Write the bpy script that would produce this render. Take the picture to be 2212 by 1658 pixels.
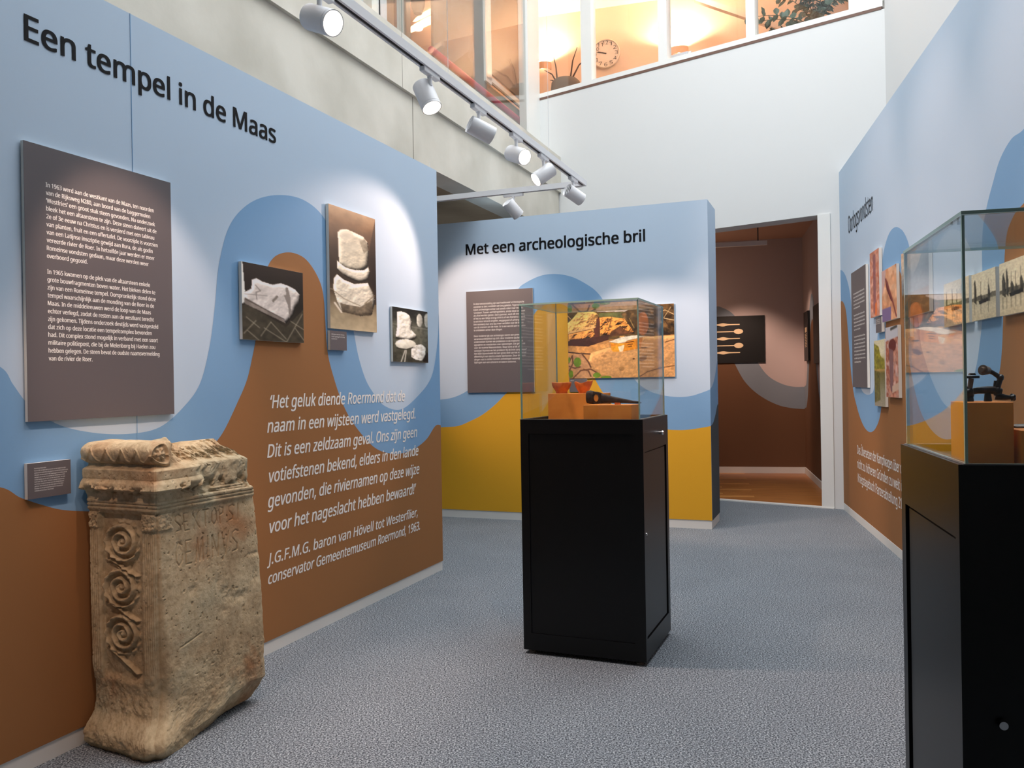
import bpy, bmesh, math, os
import numpy as np
from mathutils import Matrix, Vector
from mathutils.geometry import tessellate_polygon

for _o in list(bpy.data.objects):
    bpy.data.objects.remove(_o)
SC = bpy.context.scene
COL = SC.collection

# ------------------------------------------------------------------ camera
IW, IH, FPX = 2212.0, 1658.0, 1809.7
PITCH, ROLL = math.radians(-0.0898), math.radians(-0.951)
CAMZ = 1.45
_fw = Vector((0, math.cos(PITCH), math.sin(PITCH)))
_up0 = Vector((0, -math.sin(PITCH), math.cos(PITCH)))
_rt0 = Vector((1, 0, 0))
CX = _rt0 * math.cos(ROLL) + _up0 * math.sin(ROLL)
CU = _up0 * math.cos(ROLL) - _rt0 * math.sin(ROLL)
CF = _fw
CPOS = Vector((0, 0, CAMZ))
cam = bpy.data.cameras.new('camera')
cam.sensor_width = 36.0
cam.sensor_fit = 'HORIZONTAL'
cam.lens = FPX / IW * 36.0
cam.clip_start, cam.clip_end = 0.05, 100
cam_o = bpy.data.objects.new('camera', cam)
COL.objects.link(cam_o)
cam_o.matrix_world = Matrix(((CX.x, CU.x, -CF.x, CPOS.x), (CX.y, CU.y, -CF.y, CPOS.y), (CX.z, CU.z, -CF.z, CPOS.z), (0, 0, 0, 1)))
SC.camera = cam_o

# ------------------------------------------------------------------ light
SC.view_settings.view_transform = 'Standard'
SC.view_settings.look = 'None'
SC.view_settings.gamma = 1.0
SC.view_settings.exposure = 0.08
SC.view_settings.use_curve_mapping = False
wd = bpy.data.worlds.new('world'); SC.world = wd; wd.use_nodes = True
_bg = wd.node_tree.nodes['Background']
_bg.inputs[0].default_value = (0.94, 0.97, 1.0, 1)
_bg.inputs[1].default_value = 0.7
def area(name, loc, rot, sx, sy, power, col):
    l = bpy.data.lights.new(name, 'AREA'); l.shape = 'RECTANGLE'; l.size = sx; l.size_y = sy
    l.energy = power; l.color = col
    o = bpy.data.objects.new(name, l); COL.objects.link(o); o.location = loc; o.rotation_euler = rot
    return o
# glazed atrium roof
area('skylight', (1.0, 5.6, 8.9), (0, 0, 0), 6.5, 6.5, 690, (0.92, 0.96, 1.0))
WARM = (1.0, 0.68, 0.52)
SPOT_W = 55.0
UPW = 150.0

# ------------------------------------------------------------------ helpers
def ray(px, py):
    return CF + CX * ((px - IW / 2) / FPX) - CU * ((py - IH / 2) / FPX)
def floor_pt(px, py, z=0.0):
    d = ray(px, py)
    return CPOS + d * ((z - CAMZ) / d.z)

class Frame:
    """upright plane: origin on the floor, r = rightward direction seen from the room"""
    def __init__(s, origin, az):
        a = math.radians(az)
        s.o = Vector((origin[0], origin[1], 0)); s.r = Vector((math.sin(a), math.cos(a), 0))
        s.n = Vector((s.r.y, -s.r.x, 0))
        s.M = Matrix(((s.r.x, -s.n.x, 0, s.o.x), (s.r.y, -s.n.y, 0, s.o.y), (0, 0, 1, 0), (0, 0, 0, 1)))
    def at(s, px, py, off=0.0):
        d = ray(px, py); p0 = s.o + s.n * off
        t = (p0 - CPOS).dot(s.n) / d.dot(s.n)
        p = CPOS + d * t
        return ((p - s.o).dot(s.r), p.z)
    def w(s, u, y, z):
        return s.o + s.r * u - s.n * y + Vector((0, 0, z))

AL, AW, AR, AC2 = 21.37, -52.68, 12.27, 13.87
F_LEFT = Frame(floor_pt(957, 1230), AL)
F_PIER = Frame(floor_pt(1539, 1143), AL + 90)
F_PSIDE = Frame(floor_pt(1539, 1143), AL)
F_WHITE = Frame(floor_pt(1783, 1097), AW + 180)
F_RIGHT = Frame(floor_pt(1812, 1090), AR + 180)

def s2l(c):
    r = []
    for v in c[:3]:
        v = v / 255.0
        r.append(v / 12.92 if v <= 0.04045 else ((v + 0.055) / 1.055) ** 2.4)
    return (r[0], r[1], r[2], 1.0)

def mat(name, rgb, rough=0.6, metal=0.0, noise=None, bump=None, emit=None, spec=0.5, vcol=False):
    m = bpy.data.materials.new(name); m.use_nodes = True
    nt = m.node_tree; b = nt.nodes['Principled BSDF']
    b.inputs['Base Color'].default_value = s2l(rgb)
    b.inputs['Roughness'].default_value = rough
    b.inputs['Metallic'].default_value = metal
    b.inputs['Specular IOR Level'].default_value = spec
    if noise or bump:
        tc = nt.nodes.new('ShaderNodeTexCoord')
    if noise:   # (scale, rgb2, lo, hi)
        n = nt.nodes.new('ShaderNodeTexNoise'); n.inputs['Scale'].default_value = noise[0]
        n.inputs['Detail'].default_value = 5
        nt.links.new(tc.outputs['Object'], n.inputs['Vector'])
        r = nt.nodes.new('ShaderNodeValToRGB')
        r.color_ramp.elements[0].position = noise[2]; r.color_ramp.elements[1].position = noise[3]
        r.color_ramp.elements[0].color = s2l(noise[1]); r.color_ramp.elements[1].color = s2l(rgb)
        nt.links.new(n.outputs['Fac'], r.inputs['Fac']); nt.links.new(r.outputs['Color'], b.inputs['Base Color'])
    if vcol:
        a = nt.nodes.new('ShaderNodeVertexColor'); a.layer_name = 'print'
        nt.links.new(a.outputs['Color'], b.inputs['Base Color'])
    if bump:    # (scale, strength, distance)
        n2 = nt.nodes.new('ShaderNodeTexNoise'); n2.inputs['Scale'].default_value = bump[0]
        n2.inputs['Detail'].default_value = 4
        nt.links.new(tc.outputs['Object'], n2.inputs['Vector'])
        bp = nt.nodes.new('ShaderNodeBump'); bp.inputs['Strength'].default_value = bump[1]
        bp.inputs['Distance'].default_value = bump[2]
        nt.links.new(n2.outputs['Fac'], bp.inputs['Height']); nt.links.new(bp.outputs['Normal'], b.inputs['Normal'])
    if emit:
        b.inputs['Emission Color'].default_value = s2l(emit[0]); b.inputs['Emission Strength'].default_value = emit[1]
    return m

def glass_mat(name, tint, ior=1.5):
    m = bpy.data.materials.new(name); m.use_nodes = True; nt = m.node_tree
    nt.nodes.clear()
    out = nt.nodes.new('ShaderNodeOutputMaterial'); mx = nt.nodes.new('ShaderNodeMixShader')
    tr = nt.nodes.new('ShaderNodeBsdfTransparent'); tr.inputs[0].default_value = tint
    gl = nt.nodes.new('ShaderNodeBsdfGlossy'); gl.inputs['Roughness'].default_value = 0.0
    fr = nt.nodes.new('ShaderNodeFresnel'); fr.inputs['IOR'].default_value = ior
    # inner sides of the pane: same reflectance, not total reflection
    geo = nt.nodes.new('ShaderNodeNewGeometry')
    mi = nt.nodes.new('ShaderNodeMix'); mi.data_type = 'FLOAT'
    mi.inputs[2].default_value = ior; mi.inputs[3].default_value = 1.0 / ior
    nt.links.new(geo.outputs['Backfacing'], mi.inputs[0]); nt.links.new(mi.outputs[0], fr.inputs['IOR'])
    nt.links.new(fr.outputs[0], mx.inputs[0]); nt.links.new(tr.outputs[0], mx.inputs[1])
    nt.links.new(gl.outputs[0], mx.inputs[2]); nt.links.new(mx.outputs[0], out.inputs[0])
    return m

M = {}
PB = (350.0, 0.05, 0.001)
M['light_blue'] = mat('light_blue_print', (189, 209, 229), 0.75, bump=PB, spec=0.25)
M['mid_blue'] = mat('mid_blue_print', (126, 168, 208), 0.75, bump=PB, spec=0.25)
M['in_light'] = mat('inner_light_print', (196, 180, 178), 0.8, bump=PB, spec=0.2)  # same river print; dim warm light is put into these three colours
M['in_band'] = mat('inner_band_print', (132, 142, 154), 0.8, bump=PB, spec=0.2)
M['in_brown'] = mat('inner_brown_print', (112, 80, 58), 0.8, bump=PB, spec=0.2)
M['brown'] = mat('brown_print', (156, 108, 66), 0.75, bump=PB, spec=0.25)
M['yellow'] = mat('yellow_print', (222, 166, 42), 0.75, bump=PB, spec=0.25)
M['slate'] = mat('slate_print', (74, 82, 88), 0.75, bump=PB, spec=0.25)
M['white'] = mat('white_plaster', (222, 223, 222), 0.8, bump=(60, 0.04, 0.002), spec=0.2)
M['white_paint'] = mat('white_paint', (236, 236, 232), 0.45)
M['plinth'] = mat('plinth_white', (226, 226, 222), 0.5)
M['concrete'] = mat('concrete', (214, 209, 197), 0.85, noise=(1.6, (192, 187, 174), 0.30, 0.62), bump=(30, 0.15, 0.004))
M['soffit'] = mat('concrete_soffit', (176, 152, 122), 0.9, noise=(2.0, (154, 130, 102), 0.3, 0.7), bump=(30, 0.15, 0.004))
M['joint'] = mat('joint', (120, 116, 104), 0.9)
M['dark'] = mat('dark_gap', (22, 22, 22), 0.8)
M['ink'] = mat('black_vinyl', (12, 13, 18), 0.7, spec=0.2)
M['white_ink'] = mat('white_vinyl', (242, 240, 236), 0.55)
M['panel_grey'] = mat('panel_grey', (98, 92, 95), 0.5, spec=0.4)
M['foam'] = mat('foam_board_edge', (226, 224, 216), 0.6)
M['photo'] = mat('photo_print', (200, 200, 200), 0.5, vcol=True, spec=0.2)
M['black_case'] = mat('black_lacquer', (8, 8, 9), 0.34, spec=0.3)
M['deck'] = mat('case_deck', (20, 18, 16), 0.5)
M['rim'] = mat('worn_metal_rim', (96, 98, 98), 0.4, metal=0.6)
M['chrome'] = mat('chrome', (210, 210, 212), 0.15, metal=1.0)
M['lamp_white'] = mat('lamp_white', (238, 239, 242), 0.4)
M['lamp_dark'] = mat('lamp_inside', (70, 72, 76), 0.5)
M['lens'] = mat('glowing_lens', (255, 250, 240), 0.4, emit=((255, 236, 214), 7.0))
M['slot'] = mat('track_slot', (24, 24, 26), 0.6)
M['glass'] = glass_mat('clear_glass', (0.975, 0.99, 0.985, 1))
M['glass_edge'] = mat('green_glass_edge', (150, 182, 172), 0.12, spec=0.8)
M['window_glass'] = glass_mat('window_glass', (0.97, 0.98, 0.97, 1))
M['block'] = mat('stained_mdf', (226, 142, 56), 0.6, noise=(9, (212, 126, 44), 0.35, 0.65))
M['clay'] = mat('orange_clay', (216, 122, 58), 0.7, noise=(30, (176, 90, 38), 0.3, 0.6), bump=(90, 0.3, 0.002))
M['rust'] = mat('old_iron', (72, 54, 46), 0.7, metal=0.3, noise=(50, (38, 30, 28), 0.35, 0.65), bump=(140, 0.6, 0.003))
M['gunmetal'] = mat('dark_metal', (58, 58, 62), 0.32, metal=0.8, noise=(60, (26, 26, 28), 0.4, 0.6), bump=(120, 0.4, 0.002))
M['brass_dull'] = mat('dull_brass', (110, 92, 78), 0.4, metal=0.7, bump=(120, 0.4, 0.002))
M['sill_brown'] = mat('brown_sill_strip', (112, 84, 72), 0.6)
M['peach'] = mat('cream_wall_paint', (238, 206, 182), 0.85)  # white paint with the warm uplight put into its colour
M['wood_brown'] = mat('brown_cladding', (100, 92, 86), 0.6, noise=(5, (86, 78, 72), 0.3, 0.7))
M['wood_tan'] = mat('tan_cladding', (112, 96, 86), 0.6, noise=(5, (98, 84, 75), 0.3, 0.7))
M['teal_grey'] = mat('teal_grey_board', (120, 134, 130), 0.6)
M['pale_wall'] = mat('pale_grey_wall', (196, 194, 184), 0.85)
M['red'] = mat('red_rail', (182, 32, 76), 0.5)
M['leaf'] = mat('dusty_leaf', (84, 104, 92), 0.6)
M['leaf_dark'] = mat('dark_leaf', (34, 48, 34), 0.6)
M['stem'] = mat('dry_stem', (88, 56, 40), 0.7)
M['ceramic'] = mat('brown_pot', (116, 92, 74), 0.7)
M['paper'] = mat('pale_paper', (204, 212, 226), 0.7)
M['paper2'] = mat('white_paper', (236, 238, 240), 0.7)
M['clock_face'] = mat('clock_face', (232, 214, 200), 0.6)
M['clock_rim'] = mat('clock_rim', (226, 206, 188), 0.35)
M['clock_ink'] = mat('clock_ink', (70, 56, 50), 0.6)
M['sconce'] = mat('sconce_body', (214, 170, 138), 0.6)
M['glow_strip'] = mat('glow_strip', (255, 220, 180), 0.5, emit=((255, 206, 160), 3.0))
M['cornice'] = mat('orange_panel', (230, 170, 116), 0.7)
M['inner_ceiling'] = mat('inner_ceiling', (206, 170, 148), 0.8)
M['black_board'] = mat('black_board', (14, 13, 13), 0.5)
M['bone'] = mat('bone_print', (232, 206, 166), 0.6)

# carpet: looped wool, blue grey with dark flecks
def carpet():
    m = bpy.data.materials.new('speckled_carpet'); m.use_nodes = True; nt = m.node_tree
    b = nt.nodes['Principled BSDF']; b.inputs['Roughness'].default_value = 0.95
    b.inputs['Specular IOR Level'].default_value = 0.12
    tc = nt.nodes.new('ShaderNodeTexCoord')
    v = nt.nodes.new('ShaderNodeTexVoronoi'); v.inputs['Scale'].default_value = 130
    n = nt.nodes.new('ShaderNodeTexNoise'); n.inputs['Scale'].default_value = 135; n.inputs['Detail'].default_value = 2.5
    n.inputs['Roughness'].default_value = 0.7
    n3 = nt.nodes.new('ShaderNodeTexNoise'); n3.inputs['Scale'].default_value = 2.2
    for t in (v, n, n3): nt.links.new(tc.outputs['Object'], t.inputs['Vector'])
    r = nt.nodes.new('ShaderNodeValToRGB')
    e = r.color_ramp.elements
    e[0].position = 0.34; e[0].color = s2l((38, 43, 50)); e[1].position = 0.66; e[1].color = s2l((200, 208, 214))
    x = e.new(0.45); x.color = s2l((92, 98, 105)); x = e.new(0.53); x.color = s2l((136, 144, 151))
    nt.links.new(n.outputs['Fac'], r.inputs['Fac'])
    mx = nt.nodes.new('ShaderNodeMix'); mx.data_type = 'RGBA'; mx.blend_type = 'MULTIPLY'; mx.inputs[0].default_value = 0.5
    r2 = nt.nodes.new('ShaderNodeValToRGB'); r2.color_ramp.elements[0].color = s2l((205, 205, 208)); r2.color_ramp.elements[1].color = (1, 1, 1, 1)
    nt.links.new(n3.outputs['Fac'], r2.inputs['Fac'])
    nt.links.new(r.outputs['Color'], mx.inputs[6]); nt.links.new(r2.outputs['Color'], mx.inputs[7])
    nt.links.new(mx.outputs[2], b.inputs['Base Color'])
    ad = nt.nodes.new('ShaderNodeMath'); ad.operation = 'ADD'
    nt.links.new(v.outputs['Distance'], ad.inputs[0]); nt.links.new(n.outputs['Fac'], ad.inputs[1])
    bp = nt.nodes.new('ShaderNodeBump'); bp.inputs['Strength'].default_value = 0.7; bp.inputs['Distance'].default_value = 0.004
    nt.links.new(ad.outputs[0], bp.inputs['Height']); nt.links.new(bp.outputs['Normal'], b.inputs['Normal'])
    return m
M['carpet'] = carpet()

def wood_mat(name, a, bcol):
    m = bpy.data.materials.new(name); m.use_nodes = True; nt = m.node_tree
    b = nt.nodes['Principled BSDF']; b.inputs['Roughness'].default_value = 0.32
    tc = nt.nodes.new('ShaderNodeTexCoord'); mp = nt.nodes.new('ShaderNodeMapping'); mp.inputs['Scale'].default_value = (1.2, 22, 1)
    n = nt.nodes.new('ShaderNodeTexNoise'); n.inputs['Scale'].default_value = 2.0; n.inputs['Detail'].default_value = 6
    oi = nt.nodes.new('ShaderNodeObjectInfo'); ad = nt.nodes.new('ShaderNodeVectorMath'); ad.operation = 'ADD'
    nt.links.new(tc.outputs['Object'], mp.inputs[0]); nt.links.new(mp.outputs[0], ad.inputs[0]); nt.links.new(oi.outputs['Random'], ad.inputs[1])
    nt.links.new(ad.outputs[0], n.inputs['Vector'])
    r = nt.nodes.new('ShaderNodeValToRGB'); r.color_ramp.elements[0].position = 0.3; r.color_ramp.elements[1].position = 0.7
    r.color_ramp.elements[0].color = s2l(a); r.color_ramp.elements[1].color = s2l(bcol)
    nt.links.new(n.outputs['Fac'], r.inputs['Fac']); nt.links.new(r.outputs['Color'], b.inputs['Base Color'])
    return m
M['plank_a'] = wood_mat('orange_oak', (178, 112, 56), (228, 164, 92))
M['plank_b'] = wood_mat('dark_orange_oak', (140, 82, 38), (196, 130, 66))

class MB:
    def __init__(s): s.v = []; s.f = []; s.m = []
    def add(s, vs, fs, mi=0):
        k = len(s.v); s.v += [tuple(v) for v in vs]; s.f += [tuple(i + k for i in f) for f in fs]; s.m += [mi] * len(fs)
    def box(s, x0, x1, y0, y1, z0, z1, mi=0, edge=None):
        vs = [(x, y, z) for z in (z0, z1) for y in (y0, y1) for x in (x0, x1)]
        fs = [(0, 2, 3, 1), (4, 5, 7, 6), (0, 1, 5, 4), (2, 6, 7, 3), (0, 4, 6, 2), (1, 3, 7, 5)]
        s.add(vs, fs, mi)
        if edge is not None:   # smaller faces carry the edge material
            ar = [(x1-x0)*(y1-y0)]*2 + [(x1-x0)*(z1-z0)]*2 + [(y1-y0)*(z1-z0)]*2
            mxa = max(ar)
            for i in range(6):
                if ar[i] < mxa * 0.5: s.m[-6 + i] = edge
    def ring(s, c, ax, r, seg=20, squash=1.0):
        ax = Vector(ax).normalized(); t = Vector((0, 0, 1)) if abs(ax.z) < 0.9 else Vector((1, 0, 0))
        a = ax.cross(t).normalized(); b = ax.cross(a)
        return [Vector(c) + a * (r * math.cos(2 * math.pi * i / seg)) + b * (r * squash * math.sin(2 * math.pi * i / seg)) for i in range(seg)]
    def loft(s, rings, mi=0, caps=True):
        n = len(rings[0]); vs = [p for r in rings for p in r]; fs = []
        for j in range(len(rings) - 1):
            for i in range(n):
                k = (i + 1) % n
                fs.append((j * n + i, (j + 1) * n + i, (j + 1) * n + k, j * n + k))
        if caps:
            fs.append(tuple(range(n))); fs.append(tuple(range((len(rings) - 1) * n, len(rings) * n))[::-1])
        s.add(vs, fs, mi)
    def cyl(s, p0, p1, r0, r1=None, seg=20, mi=0, caps=True):
        r1 = r0 if r1 is None else r1; ax = Vector(p1) - Vector(p0)
        s.loft([s.ring(p0, ax, r0, seg), s.ring(p1, ax, r1, seg)], mi, caps)
    def tube(s, pts, rad, seg=10, mi=0):
        P = [Vector(p) for p in pts]; R = rad if isinstance(rad, (list, tuple)) else [rad] * len(P)
        rings = []; a = None
        for i, p in enumerate(P):
            t = (P[min(i + 1, len(P) - 1)] - P[max(i - 1, 0)]).normalized()
            if a is None:
                h = Vector((0, 0, 1)) if abs(t.z) < 0.9 else Vector((1, 0, 0)); a = t.cross(h).normalized()
            else:
                a = (a - t * a.dot(t)).normalized()
            b = t.cross(a)
            rings.append([p + a * (R[i] * math.cos(2 * math.pi * k / seg)) + b * (R[i] * math.sin(2 * math.pi * k / seg)) for k in range(seg)])
        s.loft(rings, mi)
    def lathe(s, prof, c=(0, 0, 0), seg=40, mi=0, warp=None):
        vs = []; n = len(prof)
        for i in range(seg):
            a = 2 * math.pi * i / seg
            for r, z in prof:
                k = warp(a, r, z) if warp else (r, z)
                vs.append((c[0] + k[0] * math.cos(a), c[1] + k[0] * math.sin(a), c[2] + k[1]))
        fs = []
        for i in range(seg):
            j = (i + 1) % seg
            for q in range(n - 1):
                fs.append((i * n + q, j * n + q, j * n + q + 1, i * n + q + 1))
        s.add(vs, fs, mi)
    def blob(s, c, rx, ry, rz, mi=0, seg=14, wob=0.0, seed=0):
        rg = np.random.RandomState(seed); ph = rg.rand(6) * 6
        rings = []
        for j in range(1, seg):
            th = math.pi * j / seg; rr = []
            for i in range(seg * 2):
                a = math.pi * i / seg
                k = 1 + wob * (math.sin(3 * a + ph[0] + 2 * th) + math.sin(2 * th * 2 + ph[1] + a)) * 0.5
                rr.append((c[0] + rx * k * math.sin(th) * math.cos(a), c[1] + ry * k * math.sin(th) * math.sin(a), c[2] + rz * k * math.cos(th)))
            rings.append(rr)
        s.loft(rings, mi)
    def build(s, name, mats, parent=None, Mx=None, smooth=False, bevel=0.0):
        me = bpy.data.meshes.new(name); me.from_pydata(s.v, [], s.f)
        for m in (mats if isinstance(mats, (list, tuple)) else [mats]):
            me.materials.append(M[m] if isinstance(m, str) else m)
        me.polygons.foreach_set('material_index', s.m)
        bm = bmesh.new(); bm.from_mesh(me); bmesh.ops.recalc_face_normals(bm, faces=bm.faces); bm.to_mesh(me); bm.free()
        if smooth:
            me.shade_smooth()
            me.set_sharp_from_angle(angle=math.radians(40))
        o = bpy.data.objects.new(name, me); COL.objects.link(o)
        if parent: o.parent = parent
        if Mx is not None: o.matrix_local = Mx
        if bevel:
            md = o.modifiers.new('bevel', 'BEVEL'); md.width = bevel; md.segments = 2; md.limit_method = 'ANGLE'
        return o

def tag(o, label, cat=None, group=None, kind=None):
    if label: o['label'] = label
    if cat: o['category'] = cat
    if group: o['group'] = group
    if kind: o['kind'] = kind
    return o
def empty(name, Mx):
    o = bpy.data.objects.new(name, None); COL.objects.link(o); o.matrix_world = Mx; o.empty_display_size = 0.1
    return o
def bx(name, dims, m, parent=None, Mx=None, bevel=0.0, kind=None):
    b = MB(); b.box(*dims); o = b.build(name, m, parent, Mx, bevel=bevel)
    if kind: o['kind'] = kind
    return o

def smooth_curve(pts, k=8):
    """centripetal Catmull-Rom"""
    P = [np.array(p, float) for p in pts]; P = [2 * P[0] - P[1]] + P + [2 * P[-1] - P[-2]]; out = []
    for i in range(1, len(P) - 2):
        q = P[i - 1:i + 3]; T = [0.0]
        for j in range(3): T.append(T[-1] + max(np.linalg.norm(q[j + 1] - q[j]), 1e-6) ** 0.5)
        for j in range(k):
            t = T[1] + (T[2] - T[1]) * j / k
            A = [(q[n] * (T[n + 1] - t) + q[n + 1] * (t - T[n])) / (T[n + 1] - T[n]) for n in range(3)]
            B = [(A[n] * (T[n + 2] - t) + A[n + 1] * (t - T[n])) / (T[n + 2] - T[n]) for n in range(2)]
            out.append((B[0] * (T[2] - t) + B[1] * (t - T[1])) / (T[2] - T[1]))
    out.append(P[-2]); return [(float(p[0]), float(p[1])) for p in out]

def wave(frame, name, pix, m, parent, y, u0, u1, z0, pre=(), post=()):
    """print area below a boundary curve; pix in photograph pixels, pre/post in wall metres"""
    pts = list(pre) + [frame.at(*p) for p in pix] + list(post)
    c = smooth_curve(pts)
    c = [(min(max(p[0], u0), u1), p[1]) for p in c]
    c[0] = (u0, c[0][1]); c[-1] = (u1, c[-1][1])
    c = [p for i, p in enumerate(c) if i == 0 or abs(p[0] - c[i - 1][0]) + abs(p[1] - c[i - 1][1]) > 1e-4]
    if len(c) > 2 and abs(c[1][0] - u0) < 1e-6: c = [p for i, p in enumerate(c) if not (p[0] <= u0 + 1e-6 and i + 1 < len(c) and c[i + 1][0] <= u0 + 1e-6)]
    c = [p for i, p in enumerate(c) if not (p[0] >= u1 - 1e-6 and i > 0 and c[i - 1][0] >= u1 - 1e-6)]
    poly = c + [(u1, z0), (u0, z0)]
    v3 = [Vector((p[0], p[1], 0)) for p in poly]
    tris = tessellate_polygon([v3])
    b = MB(); b.add([(p[0], y, p[1]) for p in poly], [tuple(t) for t in tris])
    me_o = b.build(name, m, parent)
    # face the room
    me = me_o.data
    if me.polygons and sum(p.normal.y * p.area for p in me.polygons) > 0: me.flip_normals()
    return me_o

# ------------------------------------------------------------------ lettering
_font = None
try:
    _fp = os.path.join(bpy.utils.resource_path('LOCAL'), 'datafiles', 'fonts', 'NotoSansHebrew-Regular.woff2')
    if os.path.exists(_fp): _font = bpy.data.fonts.load(_fp)
except Exception:
    _font = None
def text_mesh(txt, res=3):
    c = bpy.data.curves.new('lettering', 'FONT'); c.body = txt; c.size = 1; c.resolution_u = res
    if _font: c.font = _font
    o = bpy.data.objects.new('lettering', c); COL.objects.link(o)
    bpy.context.view_layer.update()
    me = bpy.data.meshes.new_from_object(o.evaluated_get(bpy.context.evaluated_depsgraph_get()))
    n = len(me.vertices); co = np.zeros(n * 3); me.vertices.foreach_get('co', co); co = co.reshape(-1, 3)
    fs = [tuple(p.vertices) for p in me.polygons]
    bpy.data.objects.remove(o); bpy.data.curves.remove(c); bpy.data.meshes.remove(me)
    return co, fs
_H = text_mesh('H')[0]; CAPH = _H[:, 1].max() - _H[:, 1].min()
def lettering(name, lines, m, parent, y, bold=0.0, shear=0.0, res=3):
    """lines: (text, u_left, z_base_left, u_right, z_base_right, cap_height) in wall metres; width None keeps the natural width"""
    b = MB()
    for (t, u0, z0, u1, z1, cap) in lines:
        co, fs = text_mesh(t, res)
        x0, x1 = co[:, 0].min(), co[:, 0].max(); k = cap / CAPH
        wx = (u1 - u0) / (x1 - x0) if u1 is not None else k * 0.93
        if z1 is None or z1 == 0: z1 = z0
        if u1 is None: z1 = z0; u1 = u0 + wx * (x1 - x0)
        px = u0 + (co[:, 0] - x0) * wx
        pz = z0 + (z1 - z0) * (px - u0) / max(u1 - u0, 1e-6) + co[:, 1] * k
        px = px + shear * (co[:, 1] * k)
        sh = [(0, 0)] if not bold else [(dx * bold * cap, dz * bold * cap) for dx in (-1, -0.33, 0.33, 1) for dz in (-0.6, 0.6)]
        if bold and bold < 0: sh = [(0, 0), (-bold * cap, 0)]
        for i, (dx, dz) in enumerate(sh):
            b.add([(float(a + dx), y - 0.00004 * i, float(c + dz)) for a, c in zip(px, pz)], fs)
    me = bpy.data.meshes.new(name); me.from_pydata(b.v, [], b.f); me.materials.append(M[m])
    o = bpy.data.objects.new(name, me); COL.objects.link(o); o.parent = parent
    return o

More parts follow.
